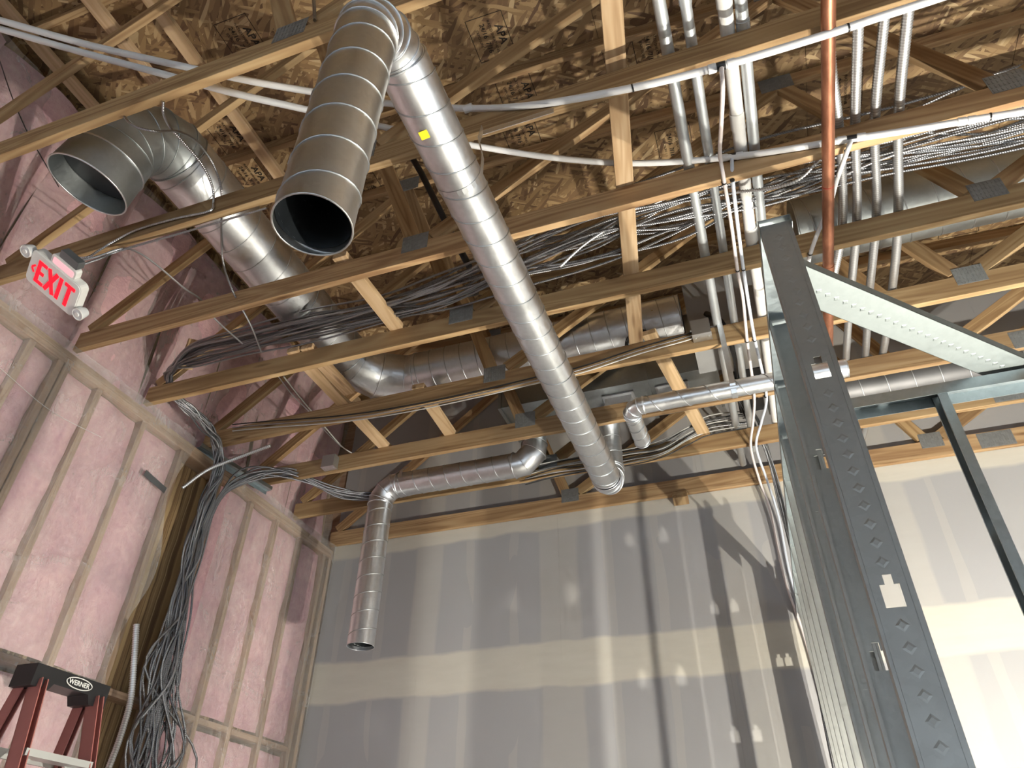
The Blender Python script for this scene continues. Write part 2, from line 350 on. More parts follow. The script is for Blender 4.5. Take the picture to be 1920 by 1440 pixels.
# grade stamps printed on the sheathing
ST = [text_mesh('APA', 0.10, bold=0.002), text_mesh('RATED SHEATHING', 0.035), text_mesh('24/16  7/16', 0.06, bold=0.001), text_mesh('EXPOSURE 1', 0.035), text_mesh('APA', 0.075, bold=0.002)]
def stamp(px, py, rot, flip=1):
    p = atZ(px, py, ztop(0) + 0.09 - 0.033 * 0); z = ztop(p.x) + 0.0895; p = atZ(px, py, z)
    R_ = Matrix.Translation((p.x, p.y, z - 0.0008)) @ Matrix.Scale(0.7, 4) @ Matrix.Rotation(0.033, 4, 'Y') @ Matrix.Rotation(rot, 4, 'Z') @ Matrix.Rotation(math.pi, 4, 'X')
    for me, dy in ((ST[0], 0.10), (ST[1], 0.025), (ST[2], -0.04), (ST[3], -0.10)):
        add('grade_stamp', me, M_INK, deck, R_ @ Matrix.Translation((0, dy, 0)))
    fr = MB()
    for s in (-0.17, 0.17): fr.box((-0.2, s - 0.003, -0.0004), (0.2, s + 0.003, 0.0004))
    for s in (-0.2, 0.2): fr.box((s - 0.003, -0.17, -0.0004), (s + 0.003, 0.17, 0.0004))
    add('stamp_frame', fr.mesh('stamp_frame'), M_INK, deck, R_)
for a in [(920, 70, 1.57), (455, 75, 1.57), (970, 175, 1.57), (1225, 90, 1.57), (430, 255, 1.57), (975, 245, 1.57), (1265, 270, 1.57), (470, 330, 1.57), (1460, 480, 0.0), (680, 350, 0), (1580, 170, 1.57), (1800, 420, 0)]: stamp(*a)

# unseen upper walls behind and beside the camera, added to darken the truss space
struct('wall_front', MB().box((-3.95, -6.1, 2.3), (8.1, -6.0, 6.27)).mesh('wall_front'), M_DRY, 'unseen upper wall behind the camera, added to dim the trusses')
struct('wall_right', MB().box((8.0, -6.0, 2.2), (8.1, 5.5, 6.27)).mesh('wall_right'), M_DRY, 'unseen upper wall at far right, added to cut side daylight')
# left wall: framing, batts, film
XW = -3.70
wl = struct('wall_left', MB().box((-3.95, -6, 0), (-3.90, 5.5, 6.2)).mesh('sheathing'), M_OSB, 'exterior wall framed in lumber, packed with pink insulation under film')
studs = [-2.4, -2.0, -1.6, -1.2, -0.8, -0.4, 0.0, 0.41, 0.82, 1.22, 1.63, 2.04, 2.24, 2.29, 2.55, 2.945, 3.33, 3.76, 4.16, 4.51, 4.87, 5.25, 5.35]
for y in studs: board('wall_stud', (-3.80, y, 0.04), (-3.80, y, 4.28), 0.042, 0.15, M_STUDW, wl, up=(1, 0, 0))
for y0, y1 in zip(studs[:-1], studs[1:]):
    if y1 - y0 < 0.15 or y1 < 0.3: continue
    if 3.3 < y0 < 3.7:
        continue
    for (z0, z1) in ((0.04, 2.60), (2.70, 4.27)):
        ny, nz = 7, 26; mb = MB(); a, c = y0 + 0.014, y1 - 0.014; sd = rng.random() * 9
        for j in range(nz + 1):
            for i in range(ny + 1):
                u, t = i / ny, j / nz; y = a + (c - a) * u; z = z0 + (z1 - z0) * t
                puff = (math.sin(math.pi * u) ** 0.45) * (math.sin(math.pi * t) ** 0.12) * 0.042
                edge = 0.005 * math.sin(z * 11 + sd) * (1 if u < 0.5 else -1) * (1 - math.sin(math.pi * u)) + 0.005 * math.sin(z * 27 + sd * 3) * (1 - math.sin(math.pi * u))
                mb.v.append((-3.775 + puff + 0.014 * math.sin(y * 13 + sd) * math.sin(z * 5 + sd), y + edge, z))
        for j in range(nz):
            for i in range(ny): q = j * (ny + 1) + i; mb.f.append((q, q + 1, q + ny + 2, q + ny + 1))
        add('insulation_batt', mb.mesh('insulation_batt', True), M_PINK, wl)
for y0, y1 in zip(studs[:-1], studs[1:]):
    if y1 - y0 > 0.2 and y0 > 0.3: board('blocking', (-3.80, y0 + 0.022, 2.65), (-3.80, y1 - 0.022, 2.65), 0.15, 0.04, M_STUDW, wl)
board('top_plate', (-3.795, -3, 4.30), (-3.795, 5.38, 4.30), 0.15, 0.04, M_STUDW, wl); board('top_plate', (-3.80, -3, 4.345), (-3.80, 5.38, 4.345), 0.15, 0.04, M_STUDW, wl)
# exposed sheathing strip behind the cable drop
add('exposed_sheathing', MB().box((-3.86, 3.35, 0.0), (-3.84, 3.74, 4.27)).mesh('exposed_sheathing'), M_OSB, wl)
# insulated band between the truss ends, up to the deck
for k in range(-2, 8):
    y0, y1 = YK(k), YK(k + 1)
    if k == 7: continue
    mb = MB(); ny, nz = 8, 20; sd = k * 1.7
    for j in range(nz + 1):
        for i in range(ny + 1):
            u, t = i / ny, j / nz; y = y0 + (y1 - y0) * u; z = 4.40 + 1.62 * t
            mb.v.append((-3.86 + 0.05 * math.sin(math.pi * u) ** 0.5 + 0.03 * math.sin(z * 4 + sd) * math.sin(y * 7 + sd * 2), y, z))
    for j in range(nz):
        for i in range(ny): q = j * (ny + 1) + i; mb.f.append((q, q + 1, q + ny + 2, q + ny + 1))
    add('insulation_batt', mb.mesh('insulation_batt', True), M_PINK, wl)
def film_sheet(name, y0, y1, z0, z1, xbase, amp, seed, ny=40, nz=40, cut=None):
    mb = MB()
    for j in range(nz + 1):
        for i in range(ny + 1):
            u, t = i / ny, j / nz; z = z0 + (z1 - z0) * t; ya = y0; yb = y1 if cut is None else cut(z); y = ya + (yb - ya) * u
            x = xbase + amp * (math.sin(y * 5.1 + seed + z * 1.3) * math.sin(z * 3.3 + seed) + 0.5 * math.sin(y * 17 + z * 9 + seed) + 0.35 * math.sin(y * 31 - z * 22))
            mb.v.append((x, y, z))
    for j in range(nz):
        for i in range(ny): q = j * (ny + 1) + i; mb.f.append((q, q + 1, q + ny + 2, q + ny + 1))
    return mb.mesh(name, True)
f1 = add('vapor_barrier', film_sheet('film', -3, 3.33, 0.02, 4.41, XW, 0.008, 0.4, 90, 60, lambda z: 3.36 + 0.05 * math.sin(z * 6) - 0.22 * max(0, (3.2 - z)) * 0.25), M_FILM, wl); f1['label'] = 'clear plastic film'
f2 = add('vapor_barrier', film_sheet('film', 3.86, 5.37, 0.02, 4.41, XW, 0.006, 2.4, 40, 60), M_FILM, wl); f2['label'] = 'clear plastic film'
add('vapor_barrier', film_sheet('film', -1.0, 5.37, 4.40, 6.0, -3.795, 0.012, 1.3, 110, 40), M_FILM, wl)['label'] = 'clear plastic film'

# ------------------------------------------------------------------ roof trusses
def cyl_path(p0, p1, n=2): p0, p1 = Vector(p0), Vector(p1); return [p0.lerp(p1, i / (n - 1)) for i in range(n)]
def plate_mesh(w, h):
    mb = MB().box((-w / 2, -0.0015, -h / 2), (w / 2, 0, h / 2)); nx, nz = max(2, int(w / 0.016)), max(2, int(h / 0.026))
    for i in range(nx):
        for j in range(nz):
            cx, cz = -w / 2 + w * (i + 0.5) / nx, -h / 2 + h * (j + 0.5) / nz
            mb.box((cx - 0.0028, -0.0032, cz - 0.009), (cx + 0.0028, -0.0015, cz + 0.009))
    return mb.mesh('truss_plate')
PL = plate_mesh(0.155, 0.125); PL2 = plate_mesh(0.23, 0.125); PLT = plate_mesh(0.20, 0.16)
WEBS = [((-3.70, 4.565), (-1.95, 5.97)), ((-1.92, 5.98), (-1.425, 4.58)), ((-1.32, 4.58), (0.70, 5.90)), ((0.76, 5.90), (1.40, 4.58)), ((1.52, 4.58), (3.52, 5.82)), ((3.60, 5.82), (4.24, 4.58)), ((4.34, 4.58), (6.2, 5.72))]
ORD = ['nearest the camera', 'that the exit sign hangs by', 'with the two white tee fittings on its face', 'that carries the armored cable bundle', 'with the metal box beside the conduits', 'with the small box near the pink wall', 'just before the last one at the drywall', 'set against the drywall gable']
for k in range(8):
    Y = YK(k); t = empty('roof_truss', (0, Y, ZB), 'lumber roof truss ' + ORD[k], 'truss', 'parallel roof trusses of dimension lumber')
    yc = Y + TH / 2
    board('bottom_chord', (XL, yc, ZB + CH / 2), (XR, yc, ZB + CH / 2), TH, CH, M_WOOD, t)
    board('top_chord', (XL - 0.02, yc, ztop(XL) + 0.045), (XR, yc, ztop(XR) + 0.045), TH, 0.089, M_WOOD, t)
    for (a, c) in WEBS:
        board('web', (a[0], yc, a[1]), (c[0], yc, c[1]), TH, 0.089, M_WOOD, t)
    for x, me, z in ((-1.40, PL, 4.55), (1.45, PL, 4.55), (4.28, PL, 4.55), (1.86, PL2, 4.475), (-1.93, PLT, ztop(-1.9) + 0.035), (0.73, PLT, ztop(0.7) + 0.035)):
        if me is PL2 and k < 5: continue
        add('truss_plate', me, M_PLATE, t, Matrix.Translation((x + rng.uniform(-0.012, 0.012), Y - 0.0005, z + rng.uniform(-0.01, 0.012))))
# lateral bracing laid over the chords
def brace(p0, p1, label, w=0.089, h=0.038, mat=None, up=(0, 0, 1)):
    o = board('lateral_brace', p0, p1, w, h, mat or M_WOOD2, None, up); return tag(o, label, 'brace', 'lateral braces across the trusses')
zz = 4.55 + 0.019
brace((0.04, 0.45, zz), (-0.44, 3.53, zz), 'long pale board slanting over the truss chords left of the conduits')
brace((-0.345, 3.45, zz), (-0.15, 4.85, zz), 'short pale board over the chords above the small duct run')
brace((-1.86, 2.25, zz), (-1.83, 2.96, zz), 'pale board crossing under the cable bundle left of the long duct')
brace((-1.97, 3.5, zz), (-2.0, 4.2, zz), 'pale board over the chords beside the plenum end')
brace((-2.58, 2.88, zz), (-2.56, 4.3, zz), 'left one of two boards side by side below the big duct bend')
brace((-2.475, 2.88, zz), (-2.465, 3.42, zz), 'right one of two boards side by side below the big duct bend')
for x, y0, y1, lb in ((-3.70, 0.4, 5.3, 'board along the top of the pink wall under the roof deck'), (-3.15, 0.3, 1.66, 'board under the deck between the pink wall and the brace beside it'), (-2.79, 0.3, 2.9, 'board under the deck above the big open elbow')):
    brace((x, y0, ztop(x) - 0.02), (x, y1, ztop(x) - 0.02), lb)
o = board('nailer_block', (-3.44, 2.86, 4.62), (-3.44, 2.86, 4.86), 0.038, 0.089, M_WOOD2, None, up=(0.8, 0.6, 0)); tag(o, 'short wooden block standing at the left end of the cable bundle', 'wood block')
o = board('nailer_block', (-0.46, 5.30, 4.39), (-0.46, 5.385, 4.36), 0.12, 0.07, M_WOOD, None); tag(o, 'stub of lumber poking out below the last truss at the drywall', 'wood block')

# ------------------------------------------------------------------ ducts
def ring(mb, c, axis, r, br, seg=36):
    axis = Vector(axis).normalized(); u = axis.orthogonal().normalized(); w = axis.cross(u); c = Vector(c)
    mb.tube([c + (u * math.cos(2 * math.pi * i / seg) + w * math.sin(2 * math.pi * i / seg)) * r for i in range(seg)], br, 6, closed=True)
def spiral_pipe(p0, p1, r, parent, mat, pitch=0.137, phase=0.0, hand=1, name='spiral_pipe', seam_r=0.0034, ends=(True, True), n=40):
    p0, p1 = Vector(p0), Vector(p1); L = (p1 - p0).length
    me = MB().tube([p0.lerp(p1, i / 12) for i in range(13)], r, n, caps=False).mesh(name, True)
    o = add(name, me, mat, parent, None)
    ax = (p1 - p0).normalized(); u = ax.orthogonal().normalized(); w = ax.cross(u) * hand
    path = []; steps = int(L / pitch * 26)
    for i in range(steps + 1):
        s = L * i / steps; a = phase + 2 * math.pi * s / pitch; path.append(p0 + ax * s + (u * math.cos(a) + w * math.sin(a)) * (r + 0.0008))
    add('seam', MB().tube(path, seam_r, 5).mesh('seam', True), M_SEAM, o)
    for q in (p0, p1):
        mb = MB(); ring(mb, q, ax, r, 0.003); add('rim', mb.mesh('rim', True), mat, o)
    return o
def elbow(p, d0, d1, rb, r, parent, mat, gores=4, name='elbow', n=40):
    """gored elbow: straight tangent d0 into corner p, out along d1, bend radius rb"""
    p, d0, d1 = Vector(p), Vector(d0).normalized(), Vector(d1).normalized(); a0 = p - d0 * rb; c = a0 + d1 * rb
    ang = math.pi / 2; path = []; joints = []
    g = ang / gores
    path.append(a0)
    for i in range(gores):
        a = (i + 0.5) * g; R_ = rb / math.cos(g / 2); path.append(c - d1 * math.cos(a) * R_ + d0 * math.sin(a) * R_)
    path.append(c + d0 * rb)
    mb = MB().tube(path, r, n, caps=False); o = add(name, mb.mesh(name), mat, parent)
    for q in o.data.polygons: q.use_smooth = True
    me = o.data
    rb_ = MB()
    for i in range(1, len(path) - 1):
        ax = (path[i + 1] - path[i - 1]).normalized(); ring(rb_, path[i], ax, r / math.cos(g / 4) + 0.001, 0.0035)
    for i, ax in ((0, d0), (-1, d1)): ring(rb_, path[i], ax, r + 0.002, 0.004)
    add('gore_seams', rb_.mesh('gore_seams', True), mat, o)
    return path[0], path[-1]
# long straight run under the trusses with its open drop
R8 = 0.1016; LX, LZ = -0.874, 4.134; DY = 0.955
d = empty('spiral_duct', (LX, DY, LZ), 'long round duct hung under the trusses with an open drop at its near end', 'duct')
bz = 0.19
spiral_pipe((LX - 0.02, DY, 3.006), (LX - 0.012, DY, LZ - bz), R8, d, M_DROP, 0.15, 0.6, name='drop_pipe')
add('inner_shade', MB().tube([(LX - 0.02, DY, 3.03), (LX - 0.012, DY, LZ - bz)], R8 - 0.003, 36, caps=False).mesh('inner_shade', True), M_DUCTIN, d)  # added black sleeve, darkens the drop's open mouth as shade would
elbow((LX - 0.01, DY, LZ), (0, 0, 1), (0, 1, 0), bz, R8, d, M_GALV, 4)
YE = 4.57
spiral_pipe((LX, DY + bz, LZ), (LX, YE - bz, LZ), R8, d, M_GALV, 0.137, 2.0, hand=-1)
elbow((LX, YE, LZ), (0, 1, 0), (0, 0, 1), 0.17, R8, d, M_GALV, 4)
spiral_pipe((LX, YE, LZ + 0.17), (LX, YE, LZ + 0.62), R8, d, M_GALV, name='riser_pipe')
p = atZ(771, 166, LZ - 0.08); st = add('sticker', MB().box((-0.018, -0.018, -0.0006), (0.018, 0.018, 0.0006)).mesh('sticker'), M_YEL, d)
yst = 1.40; a = math.radians(262); M = Matrix.Translation((LX + (R8 + 0.0015) * math.cos(a), yst, LZ + (R8 + 0.0015) * math.sin(a))) @ Matrix.Rotation(a - math.pi / 2, 4, 'Y').inverted() 
st.matrix_local = MW[d].inverted() @ (Matrix.Translation((LX - 0.014, yst, LZ - R8 - 0.0015)) @ Matrix.Rotation(-0.13, 4, 'Y')); st['label'] = 'small yellow sticker'
# big duct inside the trusses
RB = 0.1778; BX, BZ = -2.52, 4.873; BYX = 3.755
d = empty('spiral_duct', (BX, 1.3, BZ), 'big grey duct threading the trusses, its open elbow facing down by the exit sign', 'duct')
bB = 0.25; y0 = 1.335; phi = math.radians(18); MD = Vector((-math.sin(phi), 0, -math.cos(phi))); C0 = Vector((BX, y0, BZ))
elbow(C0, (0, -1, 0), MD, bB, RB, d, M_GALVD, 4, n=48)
spiral_pipe((BX, y0 + bB, BZ), (BX, BYX - 0.42, BZ), RB, d, M_GALV, 0.16, 0.5, n=48)
m0, m1, m2 = C0 + MD * bB, C0 + MD * (bB + 0.09), C0 + MD * (bB + 0.25)
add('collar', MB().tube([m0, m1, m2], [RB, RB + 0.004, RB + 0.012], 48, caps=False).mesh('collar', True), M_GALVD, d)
for q, r_ in ((m2, RB + 0.012), (m1, RB + 0.006)):
    mb = MB(); ring(mb, q, MD, r_, 0.0045, 48); add('rim', mb.mesh('rim', True), M_GALV, d)
add('inner_shade', MB().tube([C0 + MD * (bB + 0.15), m0, C0 + MD * (bB - 0.03)], [RB + 0.002, RB - 0.004, RB - 0.004], 40, caps=True).mesh('inner_shade', True), M_DUCTIN, d)  # black capped sleeve added so the elbow mouth looks unlit inside
elbow((BX, BYX, BZ), (0, 1, 0), (1, 0, 0), 0.42, RB, d, M_GALV, 3, n=48)
spiral_pipe((BX + 0.42, BYX, BZ), (-0.14, BYX, BZ), RB, d, M_GALV, 0.12, 1.0, n=48)
# lower branch on the drywall side with its drop
DX, DYY, DZ = -2.785, 4.555, 4.455
d = empty('spiral_duct', (DX, DYY, DZ), 'round duct by the drywall with an elbow and a short open drop', 'duct')
spiral_pipe((DX, DYY, 3.165), (DX, DYY, DZ - 0.16), 0.0985, d, M_GALV, 0.137, name='drop_pipe')
add('inner_shade', MB().tube([(DX, DYY, 3.19), (DX, DYY, DZ - 0.16)], 0.0965, 32, caps=False).mesh('inner_shade', True), M_DUCTIN, d)  # same added sleeve: interior shade of this drop as black colour
elbow((DX, DYY, DZ), (0, 0, 1), (1, 0, 0), 0.16, 0.1, d, M_GALV, 3)
spiral_pipe((DX + 0.16, DYY, DZ), (-1.62, DYY, DZ), 0.0985, d, M_GALV, 0.137, 1.2)
elbow((-1.46, DYY, DZ), (1, 0, 0), (0, 0, 1), 0.16, 0.102, d, M_GALV, 2)
spiral_pipe((-1.46, DYY, DZ + 0.16), (-1.46, DYY, DZ + 0.42), 0.0985, d, M_GALV, name='riser_pipe')
# small branch under the trusses near the framing
SX, SY, SZ, RS = -0.53, 3.565, 4.105, 0.0515
d = empty('spiral_duct', (SX, SY, SZ), 'small round duct crossing under the trusses to the steel framing', 'duct')
spiral_pipe((SX + 0.09, SY, SZ), (0.705, SY, SZ), RS, d, M_GALV, 0.17, 0.8, n=28)
elbow((SX, SY, SZ), (-1, 0, 0), (0, 1, 0), 0.085, RS, d, M_GALV, 3, n=28)
spiral_pipe((SX, SY + 0.085, SZ), (SX, SY + 0.40, SZ), RS, d, M_GALV, 0.09, n=28, name='stub_pipe')
add('cap', MB().tube([(SX, SY + 0.385, SZ), (SX, SY + 0.395, SZ)], RS, 28).mesh('cap', True), M_GALVD, d)
# wrapped trunks on the right, in the truss space
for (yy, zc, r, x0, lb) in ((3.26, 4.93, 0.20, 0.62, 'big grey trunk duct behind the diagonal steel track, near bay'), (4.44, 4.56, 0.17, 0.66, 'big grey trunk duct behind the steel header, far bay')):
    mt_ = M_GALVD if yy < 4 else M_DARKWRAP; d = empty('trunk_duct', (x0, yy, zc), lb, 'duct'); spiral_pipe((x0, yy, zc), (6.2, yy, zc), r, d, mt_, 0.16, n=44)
    add('end_cap', MB().tube([(x0 - 0.01, yy, zc), (x0, yy, zc)], r, 44).mesh('end_cap'), mt_, d)
# plenum box and air handler in the far bays
pl = empty('plenum_box', (-0.8, 4.44, 4.78), 'dark sheet metal plenum box above the chords beyond the long duct', 'plenum')
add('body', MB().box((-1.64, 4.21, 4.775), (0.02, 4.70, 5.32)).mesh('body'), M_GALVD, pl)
mb = MB()
for x in (-1.64, -1.08, -0.5, 0.0): mb.box((x, 4.198, 4.763), (x + 0.025, 4.712, 5.33))
add('flange', mb.mesh('flange'), M_GALVD, pl)['kind'] = 'stuff'
for x in (-0.72, -0.32):
    mb = MB(); mb.prism([(x - 0.12, 4.30, 4.774), (x + 0.12, 4.30, 4.774), (x + 0.12, 4.56, 4.774), (x - 0.12, 4.56, 4.774)], (0, 0, -0.012)); 
    mb.prism([(x - 0.10, 4.33, 4.762), (x + 0.10, 4.33, 4.762), (x + 0.10, 4.53, 4.762), (x - 0.10, 4.53, 4.762)], (-0.02, 0.02, -0.07))
    add('takeoff', mb.mesh('takeoff'), M_GALV, pl)
ah = empty('air_handler', (0.4, 3.84, 4.6), 'grey air handler cabinet half hidden behind the conduits', 'air handler')
add('cabinet', MB().box((-0.10, 3.60, 4.64), (0.60, 4.08, 5.15)).mesh('cabinet'), plain('cabinet_grey', (0.35, 0.36, 0.37), 0.45, 0.2, var=0.1), ah)
add('drain_pan', MB().box((0.05, 3.585, 4.61), (0.62, 4.085, 4.645)).mesh('drain_pan'), M_FOIL, ah)
mb = MB(); mb.box((0.12, 4.165, 4.66), (0.30, 4.69, 5.1)); add('coil_section', mb.mesh('coil_section'), M_BLK, ah)
add('service_panel', MB().box((0.32, 4.17, 4.60), (0.68, 4.68, 5.1)).mesh('service_panel'), plain('panel_grey', (0.45, 0.46, 0.46), 0.5, var=0.1), ah)
add('insulated_line', MB().tube(crom([(0.02, 3.6, 4.75), (0.1, 3.57, 4.62), (0.15, 3.9, 4.58), (0.14, 4.2, 4.62)], 8), 0.02, 10).mesh('insulated_line', True), M_BLK, ah)
# hanger straps
def strap(pts, w, label, wd=(1, 0, 0)):
    mb = MB(); P = [Vector(p) for p in pts]; wd = Vector(wd) * w / 2
    for a, c in zip(P[:-1], P[1:]):
        n = (c - a).cross(wd).normalized() * 0.0008; b = len(mb.v)
        for q in (a, c): mb.v += [tuple(q - wd - n), tuple(q + wd - n), tuple(q + wd + n), tuple(q - wd + n)]
        for i in range(4): j = (i + 1) % 4; mb.f.append((b + i, b + j, b + 4 + j, b + 4 + i))
        mb.f += [(b, b + 3, b + 2, b + 1), (b + 4, b + 5, b + 6, b + 7)]
    return tag(add('hanger_strap', mb.mesh('hanger_strap'), M_GALV), label, 'strap', 'sheet metal duct straps')
def around(cx, cz, y, r, a0, a1, n=14): return [(cx + (r + 0.002) * math.cos(math.radians(a0 + (a1 - a0) * i / n)), y, cz + (r + 0.002) * math.sin(math.radians(a0 + (a1 - a0) * i / n))) for i in range(n + 1)]
strap([(LX - R8 - 0.002, 1.70, 4.41)] + around(LX, LZ, 1.70, R8, 180, 360) + [(LX + R8 + 0.003, 1.70, 4.24), tuple(atY(898, 262, 1.672)), tuple(atY(905, 240, 1.675))], 0.028, 'thin metal strap looped under the long duct', (0, 1, 0))
o = add('angle_strip', MB().mesh('x')); bpy.data.objects.remove(o)
a, c = atY(905, 250, 1.668), atY(1038, 208, 1.668); M, L = frame(a, c); o = add('metal_strip', MB().box((0, -0.001, -0.012), (L, 0.001, 0.022)).mesh('metal_strip'), M_GALV, None, M); tag(o, 'bent grey metal strip screwed to the chord beside the long duct', 'metal strip')
strap([(DX + 0.21, DYY, 4.62), (DX + 0.21, DYY - 0.09, 4.53), (DX + 0.21, DYY - 0.1, 4.46)], 0.025, 'thin metal strap over the duct beside the drywall elbow')
xs = 0.085; strap([(xs, 3.50, 4.56), (xs, 3.505, 4.15), (xs, SY - RS - 0.003, SZ), (xs, SY - 0.03, SZ - RS - 0.001), (xs, SY + 0.02, SZ - RS - 0.003)], 0.032, 'bright metal strap holding the small duct under the chord')

# ------------------------------------------------------------------ conduits and pipes running across the trusses
def run_pipe(name, path, r, mat, label, cat, group=None, seg=16, couplings=(), cmat=None):
    o = add(name, MB().tube(path, r, seg).mesh(name, True), mat); tag(o, label, cat, group)
    for (q, ax, ln, rr) in couplings:
        q, ax = Vector(q), Vector(ax).normalized(); add('coupling', MB().tube([q - ax * ln / 2, q + ax * ln / 2], rr, seg).mesh('coupling', True), cmat or mat, o)
    return o
def cp(*ys): return ys
for (x, r, lb, y1) in ((0.074, 0.0268, 'leftmost steel conduit laid across the trusses', 5.30), (0.174, 0.0236, 'steel conduit between the leftmost one and the white pipe', 5.1), (0.386, 0.0256, 'steel conduit just right of the white pipe', 3.0)):
    z = ZB + CH + r + 0.002
    run_pipe('steel_conduit', [(x, -1.5, z), (x, y1, z)], r, M_EMT, lb, 'conduit', 'steel conduits over the chords', couplings=[((x, 1.30 + x, z), (0, 1, 0), 0.07, r + 0.003)])
z = ZB + CH + 0.0325
run_pipe('white_pipe', [(0.32, -1.5, z), (0.325, 2.86, z), (0.345, 3.6, z + 0.01), (0.36, 4.9, z)], 0.0305, M_PVC, 'white plastic pipe laid across the trusses among the conduits', 'pipe', couplings=[((0.323, 1.55, z), (0, 1, 0), 0.05, 0.0335), ((0.323, 2.12, z), (0, 1, 0), 0.09, 0.0335), ((0.33, 2.84, z), (0, 1, 0), 0.10, 0.034), ((0.345, 3.30, z), (0, 1, 0), 0.06, 0.035)])
o = run_pipe('copper_pipe', [(0.66, -1.5, 4.335), (0.66, 2.2, 4.335), (0.664, 4.5, 4.335)], 0.0268, M_COP, 'brown copper pipe running under the trusses beside the steel framing', 'pipe', seg=24)
add('paint_mark', MB().tube([(0.66, 2.42, 4.335), (0.66, 2.424, 4.335)], 0.0272, 24).mesh('paint_mark', True), plain('red_mark', (0.45, 0.02, 0.02), 0.6), o)
add('coupling', MB().tube([(0.662, 2.95, 4.335), (0.662, 3.0, 4.335)], 0.029, 24).mesh('coupling', True), M_COP, o)
def flex(path, r, label, pitch=0.013):
    pts = crom(path, 10); P = []; L = 0; 
    D = [0]
    for a, c in zip(pts[:-1], pts[1:]): D.append(D[-1] + (c - a).length)
    n = int(D[-1] / pitch * 2); j = 0; rr = []
    for i in range(n + 1):
        s = D[-1] * i / n
        while j < len(D) - 2 and D[j + 1] < s: j += 1
        P.append(pts[j].lerp(pts[j + 1], (s - D[j]) / max(1e-9, D[j + 1] - D[j]))); rr.append(r + (0.0024 if i % 2 else -0.0024))
    return tag(add('flex_conduit', MB().tube(P, rr, 14).mesh('flex_conduit', True), M_FLEX), label, 'conduit', 'ribbed flexible conduits')
zf = ZB + CH + 0.022
flex([(0.80, -1.0, zf + .02), (0.835, 1.4, zf + .015), (0.835, 2.3, zf), (0.86, 2.9, zf), (0.84, 3.6, zf), (0.83, 4.2, zf), (0.83, 5.25, zf)], 0.0205, 'ribbed metal conduit nearest the copper pipe on its right')
flex([(0.93, -1.0, zf + .03), (0.945, 1.4, zf + .02), (0.92, 2.3, zf), (0.955, 2.9, zf), (0.945, 3.6, zf), (0.945, 4.2, zf), (0.90, 5.25, zf)], 0.0205, 'middle one of the three ribbed metal conduits in front of the sheathing')
flex([(1.02, -1.0, zf + .02), (1.03, 1.4, zf + .015), (1.02, 2.3, zf), (1.06, 2.9, zf), (1.075, 3.4, zf + .01), (1.05, 4.2, zf), (0.96, 5.25, zf)], 0.0215, 'rightmost of the three ribbed metal conduits in front of the sheathing')
flex([(0.74, 1.2, 4.7), (0.735, 1.9, 4.62), (0.765, 2.32, zf), (0.79, 2.9, zf), (0.72, 3.3, 4.5), (0.66, 3.6, 4.45)], 0.0205, 'ribbed metal conduit tucked behind the copper pipe')

# ------------------------------------------------------------------ white water tubing
def tie(p, ax, r, parent=None, w=0.007):
    p, ax = Vector(p), Vector(ax).normalized(); return add('cable_tie', MB().tube([p - ax * w / 2, p + ax * w / 2], r + 0.0022, 12).mesh('cable_tie', True), M_BLK, parent)
def fitting(p, ax, r, parent, ln=0.05, mat=None):
    p, ax = Vector(p), Vector(ax).normalized(); add('fitting', MB().tube([p - ax * ln / 2, p + ax * ln / 2], r, 14).mesh('fitting', True), mat or M_PEX, parent)
yB, yC = YK(1) - 0.016, YK(2) - 0.016
P1 = [atZ(-60, 22, 5.0), atZ(0, 38, 4.95), atZ(170, 85, 4.8), atZ(345, 125, 4.64), atY(470, 152, 1.2), atY(580, 171, 1.35), atY(720, 193, 1.55), atY(870, 203, yB), atY(1000, 197, yB), atY(1180, 166, yB), atY(1345, 126, yB), atY(1540, 68, yB), atY(1640, 35, yB), atY(1740, 3, yB), atY(1900, -50, yB)]
pa = crom(P1, 8); o = tag(add('water_tube', MB().tube(pa, 0.0156, 14).mesh('water_tube', True), M_PEX), 'upper white plastic tube crossing to the chord just below the nearest conduit ends', 'water tube', 'white plastic water tubes')
ax = atY(1400, 110, yB) - atY(1300, 138, yB)
fitting(atY(878, 203, yB), (1, 0, 0), 0.019, o, 0.04); fitting(atY(1335, 129, yB), ax, 0.019, o, 0.03); fitting(atY(1371, 119, yB), ax, 0.019, o, 0.03); fitting(atY(1352, 124, yB), ax, 0.0175, o, 0.035, M_BLK); tie(atY(1186, 165, yB), (1, 0, .1), 0.015, o); tie(atY(1590, 52, yB), (1, 0, .1), 0.015, o)
P2 = [atZ(-60, 36, 5.0), atZ(0, 54, 4.95), atZ(150, 97, 4.8), atZ(310, 140, 4.64), atY(440, 175, 1.2), atY(572, 205, 1.4), atY(765, 248, 1.75), atY(900, 275, 1.95), atY(1050, 297, 2.12), atY(1200, 306, 2.24), atY(1385, 293, yC), atY(1580, 263, yC), atY(1700, 245, yC), atY(1840, 222, yC), atY(1960, 203, yC)]
pa = crom(P2, 8); o = tag(add('water_tube', MB().tube(pa, 0.0156, 14).mesh('water_tube', True), M_PEX), 'lower white plastic tube sagging across to the chord in front of the cable bundle', 'water tube', 'white plastic water tubes')
ax = atY(1640, 255, yC) - atY(1500, 276, yC)
for px, py, mt, ln in ((1358, 296, M_PEX, .03), (1387, 292, M_PEX, .03), (1373, 294, M_BLK, .035), (1578, 263, M_PEX, .035), (1615, 257, M_PEX, .035), (1597, 260, M_BLK, .04), (1803, 228, M_PEX, .03), (1822, 225, M_PEX, .03)): fitting(atY(px, py, yC), ax, 0.0185 if mt is M_PEX else 0.017, o, ln, mt)
tie(atY(1857, 219, yC), ax, 0.015, o)
zp = ZB - 0.010
